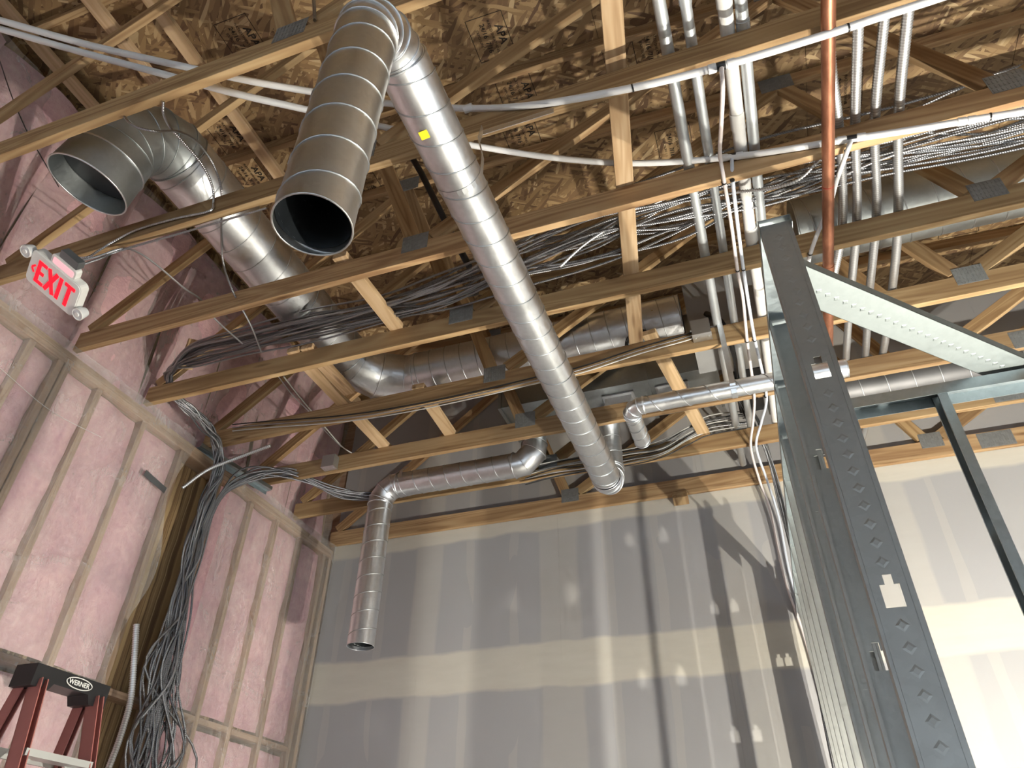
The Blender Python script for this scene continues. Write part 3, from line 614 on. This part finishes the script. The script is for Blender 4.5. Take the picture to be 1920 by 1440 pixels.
def drop(pts, r, mat, label, ties):
    o = tag(add('water_tube', MB().tube(crom(pts, 8), r, 12).mesh('water_tube', True), mat), label, 'water tube', 'thin drop tubes under the chords')
    for q in ties: tie(q, (0, 1, 0), r, o)
    return o
drop([atY(1353, 128, yB), atY(1355, 170, yB + .03), atY(1352, 240, 1.95), atY(1350, 290, 2.2), atZ(1358, 340, zp), atZ(1371, 420, zp), atZ(1383, 507, zp), atZ(1393, 560, zp), atZ(1401, 640, zp), atZ(1414, 740, zp), atZ(1412, 790, zp), atY(1408, 840, 4.72), atY(1424, 900, 5.2), atY(1445, 960, 5.34), atY(1470, 1080, 5.36), atY(1510, 1200, 5.365), atY(1545, 1330, 5.37)], 0.0092, M_PEXR, 'left thin drop tube tied under the chords beside the conduits', [atZ(1358, 343, zp), atZ(1383, 507, zp), atZ(1401, 640, zp), atZ(1419, 748, zp), atY(1408, 838, 4.715)])
drop([atY(1372, 296, yC), atY(1373, 320, yC + .02), atZ(1375, 350, zp), atZ(1383, 420, zp), atZ(1394, 505, zp), atZ(1407, 590, zp), atZ(1416, 640, zp), atZ(1437, 740, zp), atZ(1428, 790, zp), atY(1418, 838, 4.72), atY(1438, 900, 5.2), atY(1460, 970, 5.34), atY(1482, 1080, 5.36), atY(1520, 1200, 5.365), atY(1552, 1330, 5.37)], 0.0092, M_PEXB, 'right thin drop tube tied under the chords beside the conduits', [atZ(1373, 338, zp), atZ(1394, 505, zp), atZ(1415, 638, zp), atZ(1435, 743, zp), atY(1419, 836, 4.715)])
drop([atY(1596, 262, yC), atY(1588, 285, yC + .02), atZ(1570, 335, zp), atZ(1556, 385, zp), atZ(1536, 430, zp), atZ(1519, 478, zp), atZ(1512, 520, zp), atZ(1500, 600, zp)], 0.0105, M_PEX, 'thin white tube slanting behind the copper pipe to the framing', [atY(1588, 283, yC + .02), atZ(1519, 476, zp)])

# ------------------------------------------------------------------ armored cables
def cable(path, r, mat, label, group, name='armored_cable', seg=7, n=7):
    return tag(add(name, MB().tube(crom(path, n), r, seg).mesh(name, True), mat), label, 'cable', group)
def wob(s): return float(rng.normal(0, s))
CEN = [(3.4, 2.62, 4.70), (2.4, 2.66, 4.69), (1.56, 2.66, 4.68), (1.0, 2.60, 4.66), (0.5, 2.57, 4.64), (0.0, 2.60, 4.62), (-0.5, 2.64, 4.62), (-1.0, 2.70, 4.63), (-1.45, 2.76, 4.62), (-1.86, 2.79, 4.64), (-2.4, 2.79, 4.655), (-2.9, 2.79, 4.66), (-3.3, 2.80, 4.66)]
SPR = [(0.17, 0.08), (0.17, 0.08), (0.16, 0.08), (0.15, 0.08), (0.14, 0.08), (0.14, 0.08), (0.13, 0.07), (0.11, 0.06), (0.08, 0.05), (0.06, 0.045), (0.06, 0.05), (0.055, 0.05), (0.05, 0.045)]
NB = 24
for i in range(NB):
    oy, oz = wob(1), wob(1); pts = []
    for (c, s) in zip(CEN, SPR):
        oy = 0.84 * oy + 0.46 * wob(1); oz = 0.84 * oz + 0.46 * wob(1)
        y = min(max(c[1] + s[0] * max(-1.6, min(1.6, oy)), 2.36), 2.885); z = max(c[2] + s[1] * max(-1.4, min(1.8, oz)), 4.566)
        pts.append((c[0] + wob(0.02), y, z))
    # turn at the wall and pass under the next chord down to the opening
    q = wob(1); pts += [(-3.52 + 0.03 * q, 2.84, 4.63 + wob(0.02)), (-3.60 + 0.02 * q, 2.895, 4.60 + wob(.015))]
    pts += [(-3.62 + wob(.015), 2.98, 4.52 + wob(.015)), (-3.56 + wob(.02), 3.12, 4.46 + wob(.02)), (-3.54 + wob(.02), 3.30, 4.43 + wob(.02)), (-3.55 + wob(.02), 3.45, 4.38 + wob(.01))]
    pts += [(-3.58 + wob(.02), 3.56 + wob(.03), 4.22), (-3.62 + wob(.02), 3.58 + wob(.03), 3.95), (-3.64 + wob(.02), 3.60 + wob(.035), 3.6), (-3.63 + wob(.02), 3.63 + wob(.055), 3.2), (-3.62 + wob(.02), 3.66 + wob(.10), 2.8), (-3.6 + wob(.03), 3.70 + wob(.14), 2.4), (-3.58 + wob(.03), 3.72 + wob(.16), 2.0), (-3.55, 3.78 + wob(.12), 1.4), (-3.55, 3.8 + wob(.1), 0.9)]
    cable(pts, 0.0073, M_MC if i % 2 else M_MCD, 'grey armored cable of the bundle laid along the chord and dropped down the pink wall', 'armored cables of the main bundle', seg=6, n=6)
# extra cables joining at the drop
for i in range(14):
    pts = [(-2.2 + wob(.05), 4.64, 4.47 + wob(.02)), (-2.7, 4.60 + wob(.02), 4.40 + wob(.02)), (-3.1, 4.45 + wob(.04), 4.40 + wob(.02)), (-3.35, 4.1 + wob(.04), 4.44 + wob(.02)), (-3.5, 3.82 + wob(.04), 4.30 + wob(.02)), (-3.6, 3.68 + wob(.02), 4.05), (-3.64, 3.63 + wob(.04), 3.6), (-3.63, 3.66 + wob(.06), 3.0), (-3.6, 3.72 + wob(.1), 2.4), (-3.55, 3.78 + wob(.12), 1.6), (-3.55, 3.8, 0.9)]
    cable(pts, 0.007, M_MCD, 'dark armored cable coming round from behind the drywall side duct to the wall drop', 'armored cables of the far bundle', seg=6, n=6)
# cables resting along the chord beyond the long duct
for i in range(8):
    o1 = (i - 3.5) * 0.011
    px = [(985, 893), (1040, 880), (1110, 868), (1180, 856), (1240, 843), (1290, 815), (1330, 797), (1400, 787)]
    pts = [atY(a, c + o1 * 420 + wob(1.5), 4.70 + wob(.008)) for a, c in px]
    cable(pts, 0.0048, (M_WIREW, M_WIREB, M_MC)[i % 3], 'cable resting on the chord beside the far end of the long duct', 'cables along the second last chord', seg=7)
for i in range(3):
    pts = [atY(a, c + i * 6 - 7, 3.50 - 0.004 * i) for a, c in ((436, 803), (500, 797), (640, 786), (760, 768), (890, 741), (1000, 715), (1090, 694), (1200, 658), (1285, 634), (1300, 628))]
    cable(pts, 0.0045, (M_WIREB, M_MC, M_WIREW)[i], ('black', 'grey', 'white')[i] + ' cable running along the chord into the metal box by the conduits', 'cables along the fifth chord')
# single cables
S = 'single armored cables'
cable([atY(306, 190, 1.10), atY(307, 215, 1.15), atY(320, 240, 1.25), atY(345, 268, 1.35), atY(380, 310, 1.5), atY(398, 350, 1.62), atY(400, 380, 1.67), atY(392, 396, 1.672), atY(330, 410, 1.672), atY(260, 430, 1.672), atY(215, 452, 1.672), atY(185, 470, 1.66), atY(165, 482, 1.64), atY(140, 484, 1.62)], 0.0062, M_MC, 'grey armored cable curling down past the big open elbow to the exit sign', S, n=10)
cable([atY(230, 215, 1.10), atY(250, 235, 1.13), atY(290, 246, 1.18), atY(330, 246, 1.28), atY(365, 262, 1.4), atY(395, 300, 1.55), atY(412, 340, 1.66), atY(416, 375, 1.75), atY(415, 430, 1.95), atY(418, 490, 2.15), atY(436, 545, 2.25), atY(470, 610, 2.5), atY(490, 660, 2.75)], 0.0058, M_MC, 'grey armored cable looping over the big elbow and hanging in front of the big duct', S, n=10)
cable([atY(150, 489, 1.62), atY(185, 480, 1.66), atY(230, 466, 1.70), atY(262, 475, 1.8), atY(300, 502, 1.95), atY(345, 540, 2.15), atY(378, 563, 2.3), atY(402, 597, 2.45), atY(455, 645, 2.75)], 0.0056, M_MC, 'grey cable arching from the exit sign across to the cable bundle', S, n=10)
cable([atY(152, 497, 1.62), atY(190, 484, 1.66), atY(225, 470, 1.70), atY(330, 440, 1.72), atY(500, 390, 1.725)], 0.0056, M_MC, 'cable leaving the exit sign along the underside of the chord', S)
for i, (q, lb) in enumerate((([(532, 706), (560, 742), (585, 772), (612, 804), (640, 836), (660, 850)], 'pale cable slanting between the chords near the junction box'), ([(522, 706), (548, 740), (580, 772), (608, 806), (640, 838)], 'thin cable beside the pale slanting one near the junction box'))):
    cable([atZ(a, c, 4.72) for a, c in q], 0.005 - 0.001 * i, M_WIREW if i == 0 else M_MC, lb, S)
cable([atY(0, 115, 1.06), atY(22, 180, 1.1), atY(50, 245, 1.2), atY(75, 290, 1.3), atY(110, 350, 1.5)], 0.003, M_WIREB, 'thin dark wire hanging in front of the upper pink insulation', S)
cable([atY(586, -20, 1.04), atY(589, 10, 1.045), atY(590, 38, 1.06)], 0.0075, M_MC, 'short ribbed cable end above the nearest chord', S)
add('film_crease', MB().tube(crom([atX(0, 690, -3.685), atX(95, 770, -3.685), atX(190, 820, -3.685)], 7), 0.0015, 6).mesh('film_crease', True), M_WIREW, wl)
flex([(-3.2, 3.6, 4.38), (-3.42, 3.56, 4.30), (-3.60, 3.48, 4.18), (-3.72, 3.42, 4.02)], 0.012, 'short ribbed conduit crossing the steel stud piece at the cable drop')
flex([atX(256, 1170, -3.6), atX(252, 1230, -3.58), atX(245, 1310, -3.56), atX(226, 1380, -3.54), atX(204, 1440, -3.52), atX(185, 1500, -3.5)], 0.017, 'fat ribbed conduit coming down left of the cable drop')
flex([atY(1345, 330, 2.5), atY(1270, 362, 2.52), atY(1180, 405, 2.55), atY(1100, 455, 2.58), atY(1050, 500, 2.62)], 0.008, 'bright ribbed cable on top of the main bundle')
flex([atY(1538, 297, 2.34), atY(1500, 335, 2.4), atY(1450, 352, 2.44), atY(1380, 360, 2.5)], 0.007, 'bright ribbed cable end poking out left of the copper pipe')

mb = MB()
cc_ = atY(1200, 640, 3.64)
for i in range(6):
    r_ = 0.085 + wob(.006); mb.tube([(cc_.x + r_ * math.cos(a_ * 0.2618) + wob(.001), cc_.y + 0.006 * i - 0.03 * math.sin(a_ * 0.2618), cc_.z + r_ * 0.8 * math.sin(a_ * 0.2618)) for a_ in range(24)], 0.004, 5, closed=True)
tag(add('cable_coil', mb.mesh('cable_coil', True), M_WIREB), 'dark coil of thin cable hung beside the pale slanting board', 'cable coil')
# vertical cable bundle beside the steel framing at the drywall
for i in range(9):
    pts = [(0.10 + wob(.02), 4.2, 4.62 + wob(.01)), (0.20 + wob(.02), 4.72, 4.60), (0.26 + wob(.012), 5.0, 4.45), (0.275 + wob(.012), 5.15, 4.1), (0.275 + wob(.012), 5.2, 3.6), (0.25 + wob(.012), 5.22, 3.0), (0.24 + wob(.015), 5.25, 2.0), (0.24, 5.25, 0.6)]
    cable(pts, 0.0062, M_MCD if i % 2 else M_WIREB, 'dark cable of the bundle dropping beside the steel studs at the drywall', 'dark cables at the drywall', seg=6)

# ------------------------------------------------------------------ boxes
def jbox(c, sx, sy, sz, label):
    t = empty('junction_box', c, label, 'junction box'); x, y, z = c
    add('box_body', MB().box((x - sx, y - sy, z - sz), (x + sx, y + sy, z + sz)).mesh('box_body'), M_FOIL, t)
    add('cover', MB().box((x - sx - 0.002, y - sy, z - sz - 0.003), (x + sx + 0.002, y + sy, z - sz)).mesh('cover'), M_GALV, t)
    mb = MB()
    for s in (-1, 1): mb.tube([(x + s * sx * 0.7, y, z - sz - 0.003), (x + s * sx * 0.7, y, z - sz - 0.006)], 0.004, 8)
    add('screws', mb.mesh('screws'), M_ALU, t)['kind'] = 'stuff'; return t
jbox((-3.005, 4.085, 4.475), 0.055, 0.034, 0.052, 'small square metal box on the chord near the pink wall')
jbox((-0.03, 3.47, 4.515), 0.056, 0.038, 0.056, 'square metal box on the chord beside the conduits')

# ------------------------------------------------------------------ exit sign dangling under its chord
RT, UPV, FW = Vector(RC[0]), Vector(RC[1]), Vector(RC[2])
c = atY(100, 531, 1.60)
u = (RT * 0.765 - UPV * 0.644).normalized(); v0 = (RT * 0.56 + UPV * 0.83 - FW * 0.55); v0 = (v0 - u * v0.dot(u)).normalized(); nrm = u.cross(v0)
if nrm.dot(Vector(CAMP) - c) < 0: nrm = -nrm
SM = Matrix(((u.x, v0.x, nrm.x, c.x), (u.y, v0.y, nrm.y, c.y), (u.z, v0.z, nrm.z, c.z), (0, 0, 0, 1)))
es = bpy.data.objects.new('exit_sign', None); COL.objects.link(es); es.matrix_world = SM; MW[es] = SM
tag(es, 'white exit sign with red EXIT lettering and two round lamp heads, hanging crooked', 'exit sign')
def rrect(w, h, r, n=5):
    P = []
    for cx, cy, a0 in ((w - r, h - r, 0), (-w + r, h - r, 90), (-w + r, -h + r, 180), (w - r, -h + r, 270)):
        for i in range(n + 1): a = math.radians(a0 + 90 * i / n); P.append((cx + r * math.cos(a), cy + r * math.sin(a)))
    return P
add('housing', MB().prism([(a, b_, -0.045) for a, b_ in rrect(0.155, 0.100, 0.03)], (0, 0, 0.045)).mesh('housing'), M_WHT, es, SM)
add('face_plate', MB().prism([(a, b_, 0) for a, b_ in rrect(0.150, 0.095, 0.028)], (0, 0, 0.004)).mesh('face_plate'), M_WHT, es, SM)
def stroke(mb, pts, w, z0=0.004, d=0.002):
    for (a, c_) in zip(pts[:-1], pts[1:]):
        a, c_ = Vector((*a, 0)), Vector((*c_, 0)); t = (c_ - a).normalized(); n_ = Vector((-t.y, t.x, 0)) * w / 2; a2, c2 = a - t * 0.0, c_ + t * 0.0
        mb.prism([(q.x, q.y, z0) for q in (a2 - n_, c2 - n_, c2 + n_, a2 + n_)], (0, 0, d))
hL, hw = 0.066, 0.021
for nm, strokes in (('letter_e', [[(-0.093, -hL), (-0.093, hL)], [(-0.1035, hL - .0095), (-0.050, hL - .0095)], [(-0.1035, 0), (-0.058, 0)], [(-0.1035, -hL + .0095), (-0.050, -hL + .0095)]]), ('letter_x', [[(-0.036, hL), (0.014, -hL)], [(0.014, hL), (-0.036, -hL)]]), ('letter_i', [[(0.040, -hL), (0.040, hL)]]), ('letter_t', [[(0.095, -hL), (0.095, hL)], [(0.064, hL - .0095), (0.126, hL - .0095)]]), ('chevron', [[(-0.115, 0.022), (-0.132, 0.0)], [(-0.132, 0.0), (-0.115, -0.022)]])):
    mb = MB()
    for i, s in enumerate(strokes): stroke(mb, s, hw if (nm != 'chevron' and i == 0 or nm == 'letter_x') else (0.010 if nm == 'chevron' else 0.019), d=0.002 + 0.0003 * i)
    add(nm, mb.mesh(nm), M_RED, es, SM)
add('canopy', MB().prism([(a + 0.02, b_ + 0.125, -0.04) for a, b_ in rrect(0.075, 0.028, 0.014)], (0, 0, 0.036)).mesh('canopy'), M_WHT, es, SM)
add('canopy_face', MB().prism([(a + 0.02, b_ + 0.122, -0.004) for a, b_ in rrect(0.064, 0.018, 0.01)], (0, 0, 0.002)).mesh('canopy_face'), M_PINKLIT, es, SM)
add('wiring_box', MB().prism([(a + 0.03, b_ + 0.175, -0.05) for a, b_ in rrect(0.055, 0.022, 0.006)], (0, 0, 0.04)).mesh('wiring_box'), M_GLUE, es, SM)
for s, dy in ((-1, 0.055), (1, -0.045)):
    hd = add('lamp_head', MB().tube([(s * 0.185, dy, -0.035), (s * 0.185, dy, 0.0), (s * 0.185, dy, 0.012)], [0.024, 0.032, 0.032], 24).mesh('lamp_head', True), M_CLR, es, SM)
    mb = MB(); ring(mb, (s * 0.185, dy, 0.012), (0, 0, 1), 0.030, 0.003, 24); mb.tube([(s * 0.185, dy, 0.012), (s * 0.185, dy, 0.018)], 0.011, 16); add('reflector', mb.mesh('reflector', True), M_WHT, hd, SM)
    add('lamp_arm', MB().box((min(s * 0.145, s * 0.165), dy - 0.014, -0.03), (max(s * 0.145, s * 0.165), dy + 0.014, -0.005)).mesh('lamp_arm'), M_CLR, es, SM)

# ------------------------------------------------------------------ steel stud framing
def stud_profile(L, web=0.092, fl=0.034, lip=0.009, t=0.0016, holes=(), name='stud'):
    """C stud along +Z, web in the XZ plane at y=0 facing -Y, flanges running to +Y; key shaped knockouts in the web"""
    mb = MB(); w = web / 2
    def slab(x0, x1, y0, y1, z0, z1): mb.box((x0, y0, z0), (x1, y1, z1))
    zs = 0.0
    for h in sorted(holes):
        slab(-w, w, 0, t, zs, h - 0.036); slab(-w, -0.020, 0, t, h - 0.036, h + 0.036); slab(0.020, w, 0, t, h - 0.036, h + 0.036)
        slab(-0.020, -0.009, 0, t, h + 0.014, h + 0.036); slab(0.009, 0.020, 0, t, h + 0.014, h + 0.036); zs = h + 0.036
    slab(-w, w, 0, t, zs, L)
    for q in (-0.036, 0.036):
        if web < 0.1: slab(q - 0.002, q + 0.002, -0.0012, 0, 0, L)
    for s in (-1, 1):
        x0, x1 = (s * w - t, s * w) if s > 0 else (s * w, s * w + t); slab(x0, x1, t, fl, 0, L)
        xa, xb = (s * w - lip, s * w) if s > 0 else (s * w, s * w + lip); slab(xa, xb, fl, fl + t, 0, L)
    return mb.mesh(name)
def emboss_mesh(L, s=0.0145, pitch=0.046, skip=(), z0=0.03):
    mb = MB(); z = z0
    while z < L - 0.03:
        if not any(abs(z - h) < 0.06 for h in skip):
            R0, R1 = s, s * 0.55; q = []
            b = len(mb.v)
            mb.v += [(0, 0, z - R0), (R0, 0, z), (0, 0, z + R0), (-R0, 0, z), (0, -0.0009, z - R1), (R1, -0.0009, z), (0, -0.0009, z + R1), (-R1, -0.0009, z)]
            for i in range(4): j = (i + 1) % 4; mb.f.append((b + i, b + j, b + 4 + j, b + 4 + i))
            mb.f.append((b + 4, b + 5, b + 6, b + 7))
        z += pitch
    return mb.mesh('embossing')
HS = [2.784 - 0.61 * i for i in range(5)]; HZ = 3.36; X0 = 0.267
me_n = stud_profile(HZ, holes=HS); me_w = stud_profile(HZ, web=0.152, fl=0.041, holes=HS); me_e = emboss_mesh(HZ, skip=HS); 
for k in range(10):
    Y = 1.66 if k == 0 else 1.75 + 0.4064 * k
    if Y > 5.33: break
    M = Matrix.Translation((X0 + (0.03 if k > 2 else 0), Y, 0)) @ (Matrix.Rotation(math.pi, 4, 'Z') if k else Matrix.Identity(4))
    t = tag(add('steel_stud', me_w if k > 2 else me_n, M_STUDNEAR, None, M), ('nearest steel stud, its dark web and key shaped knockouts facing the camera' if k == 0 else 'steel stud of the framed wall, number %s behind the nearest one' % ('one two three four five six seven eight nine'.split()[k - 1])), 'steel stud', 'steel studs of the framed wall')
    if k == 0: add('embossing', me_e, M_STUDNEAR, t, M)['kind'] = 'stuff'
def track(p0, p1, w, fl, label, mat, up=(0, 0, 1), t=0.0016, flip=1):
    """U track, web on top, flanges pointing down"""
    M, L = frame(p0, p1, up); mb = MB(); mb.box((0, -w / 2, -t), (L, w / 2, 0)); mb.box((0, -w / 2 - t, -fl), (L, -w / 2, 0)); mb.box((0, w / 2, -fl), (L, w / 2 + t, 0))
    return tag(add('steel_track', mb.mesh('steel_track'), mat, None, M), label, 'steel track')
track((X0, 1.645, HZ + 0.012), (X0, 5.385, HZ + 0.012), 0.095, 0.035, 'top track over the row of steel studs', M_STUD)
track((X0, 1.645, 0.002), (X0, 5.385, 0.002), 0.095, 0.03, 'bottom track under the row of steel studs', M_STUD, up=(0, 0, -1))
hy = 2.80; hz = 3.375
track((X0 + 0.05, hy, hz), (5.0, hy, hz), 0.095, 0.05, 'steel header track running right from the stud row', M_STUD)
Ms = lambda x: Matrix.Translation((x, hy, 0)) @ Matrix.Rotation(math.pi / 2, 4, 'Z')
for x, lb in ((0.87, 'lone steel stud under the header right of the nearest stud'), (2.09, 'next steel stud under the header, out at the right'), (3.3, 'far steel stud under the header at the right')):
    tag(add('steel_stud', stud_profile(hz - 0.01, holes=HS), M_STUD, None, Ms(x)), lb, 'steel stud', 'steel studs under the header')
# corner brace laid flat at 45 degrees between the two framed walls, web facing down
a, c = Vector((0.30, 1.955, 3.392)), Vector((1.20, 2.85, 3.392)); M, L = frame(a, c); M2 = M
mb = MB(); w = 0.145; mb.box((0, -w / 2, 0), (L, w / 2, 0.0015)); mb.box((0, w / 2 - 0.0015, 0), (L, w / 2, 0.032)); mb.box((0, -w / 2, 0), (L, -w / 2 + 0.0015, 0.032))
cb = tag(add('corner_brace', mb.mesh('corner_brace'), M_BRACE, None, M2), 'bright steel track laid diagonally between the near stud and the header', 'steel track')
mb = MB(); x = 0.06
while x < L - 0.05:
    for (dx, dy) in ((0, 0),):
        b = len(mb.v); q = 0.013; r_ = 0.008; zz_ = -0.0012
        mb.v += [(x - q, 0, 0), (x, q, 0), (x + q, 0, 0), (x, -q, 0), (x - r_, 0, zz_), (x, r_, zz_), (x + r_, 0, zz_), (x, -r_, zz_)]
        for i in range(4): j = (i + 1) % 4; mb.f.append((b + i, b + j, b + 4 + j, b + 4 + i))
        mb.f.append((b + 4, b + 5, b + 6, b + 7))
    x += 0.042
add('embossing', mb.mesh('embossing'), M_BRACE, cb, M2)['kind'] = 'stuff'
# offcut of stud sticking out at the cable drop
a, c = atZ(372, 838, 4.39), atZ(505, 920, 4.36); M, L = frame(a, c); mb = MB(); mb.box((0, -0.03, -0.0012), (L, 0.03, 0)); mb.box((0, -0.03, 0), (L, -0.0285, 0.028)); mb.box((0, 0.0285, -0.03), (L, 0.03, 0)); mb.box((0, -0.006, -0.003), (L, 0.006, -0.0012))
tag(add('stud_offcut', mb.mesh('stud_offcut'), M_STUD, None, M), 'short piece of steel stud jutting from the wall plate at the cable drop', 'steel piece')
a, c = atX(272, 886, -3.675), atX(310, 920, -3.675); M, L = frame(a, c, (1, 0, 0)); tag(add('tape_patch', MB().box((0, -0.022, -0.001), (L, 0.022, 0.001)).mesh('tape_patch'), M_GLUE, None, M), 'strip of grey foil tape stuck on the plastic film', 'tape')

# ------------------------------------------------------------------ step ladder at the left
LDX, LDY, LDZ = -3.2, 2.63, 2.46
ld = empty('step_ladder', (LDX, LDY, 0), 'red fiberglass step ladder with a black top cap against the plastic film', 'ladder')
mb = MB(); mb.prism([(LDX - 0.06, LDY + a, LDZ + b_) for a, b_ in ((-0.215, -0.05), (-0.12, -0.05), (-0.10, -0.02), (0.10, -0.02), (0.12, -0.06), (0.215, -0.06), (0.215, 0.045), (-0.215, 0.045))], (0.13, 0, 0)); add('top_cap', mb.mesh('top_cap'), M_BLK, ld)
lw = LDZ + 0.012; mb = MB(); pts = [(LDX + 0.0735, LDY + 0.03 + 0.075 * math.cos(2 * math.pi * i / 28), lw + 0.024 * math.sin(2 * math.pi * i / 28)) for i in range(28)]; mb.tube(pts, 0.0025, 5, closed=True)
add('logo_ring', mb.mesh('logo_ring', True), M_WHT, ld)
tm = text_mesh('WERNER', 0.030, 0.0005, 0.0006); Mt = Matrix(((0, 0, 1, LDX + 0.0722), (1, 0, 0, LDY + 0.03), (0, 1, 0, lw), (0, 0, 0, 1))); add('logo_text', tm, M_WHT, ld, Mt)
def rail(p0, p1, w, d_, name='rail'):
    M, L = frame(p0, p1, (1, 0, 0)); mb = MB(); mb.box((0, -w / 2, -d_ / 2), (L, w / 2, -d_ / 2 + 0.005)); mb.box((0, -w / 2, -d_ / 2), (L, -w / 2 + 0.005, d_ / 2)); mb.box((0, w / 2 - 0.005, -d_ / 2), (L, w / 2, d_ / 2)); add(name, mb.mesh(name), M_FRP, ld, M)
for s in (-1, 1):
    rail((LDX + 0.05, LDY + s * 0.165, LDZ - 0.02), (LDX + 0.62, LDY + s * 0.30, 0.0), 0.035, 0.075)
    rail((LDX - 0.03, LDY + s * 0.17, LDZ - 0.02), (LDX - 0.42, LDY + s * 0.30, 0.0), 0.03, 0.06, 'rear_rail')
for i in range(7):
    z = LDZ - 0.30 - 0.305 * i; f = (LDZ - 0.02 - z) / (LDZ - 0.02); x = LDX + 0.05 + 0.57 * f; hw_ = 0.165 + 0.135 * f
    add('step', MB().box((x - 0.045, LDY - hw_, z - 0.028), (x + 0.04, LDY + hw_, z)).mesh('step'), M_ALU, ld)
    mb = MB()
    for s in (-1, 1): mb.prism([(x - 0.03, LDY + s * hw_, z - 0.028), (x - 0.03, LDY + s * (hw_ - 0.09), z - 0.028), (x - 0.03, LDY + s * hw_, z - 0.14)], (0.004, 0, 0))
    add('step_brace', mb.mesh('step_brace'), M_ALU, ld)
    xr = LDX - 0.03 - 0.39 * f; add('rear_rung', MB().box((xr - 0.01, LDY - hw_, z - 0.02), (xr + 0.01, LDY + hw_, z + 0.02)).mesh('rear_rung'), M_ALU, ld)

# ------------------------------------------------------------------ black ABS vent pipe up in the trusses
tag(add('black_pipe', MB().tube([atY(712, 190, 2.45), atY(790, 325, 2.62), atY(850, 445, 2.75), atY(880, 500, 2.85)], 0.022, 14).mesh('black_pipe', True), M_BLK), 'black plastic pipe slanting through the truss webs behind the long duct', 'pipe')

# ------------------------------------------------------------------ twin head work light standing in the framed room (out of frame)
wk = empty('work_light', (1.67, 2.60, 0), 'twin head work light on a tripod', 'work light')
add('pole', MB().tube([(1.67, 2.60, 0.25), (1.67, 2.60, 1.05)], 0.014, 10).mesh('pole', True), M_BLK, wk)
for i in range(3):
    a = i * 2.094 + 0.4; add('leg', MB().tube([(1.67, 2.60, 0.55), (1.67 + 0.45 * math.cos(a), 2.60 + 0.3 * math.sin(a) - 0.1, 0.0)], 0.01, 8).mesh('leg', True), M_BLK, wk)
add('crossbar', MB().tube([(1.47, 2.60, 1.05), (1.87, 2.60, 1.05)], 0.012, 8).mesh('crossbar', True), M_BLK, wk)
for s in (-1, 1):
    x = 1.67 + s * 0.175; add('head', MB().box((x - 0.09, 2.56, 1.02), (x + 0.09, 2.60, 1.16)).mesh('head'), M_BLK, wk)
    add('lens', MB().box((x - 0.06, 2.60, 1.06), (x + 0.06, 2.606, 1.13)).mesh('lens'), M_LENS, wk)
    L_ = bpy.data.lights.new('work_lamp', 'POINT'); L_.energy = LAMP_POWER; L_.color = LAMP_COL; L_.shadow_soft_size = 0.022
    lo = bpy.data.objects.new('work_lamp', L_); COL.objects.link(lo); lo.location = (x, 2.655, 1.10)
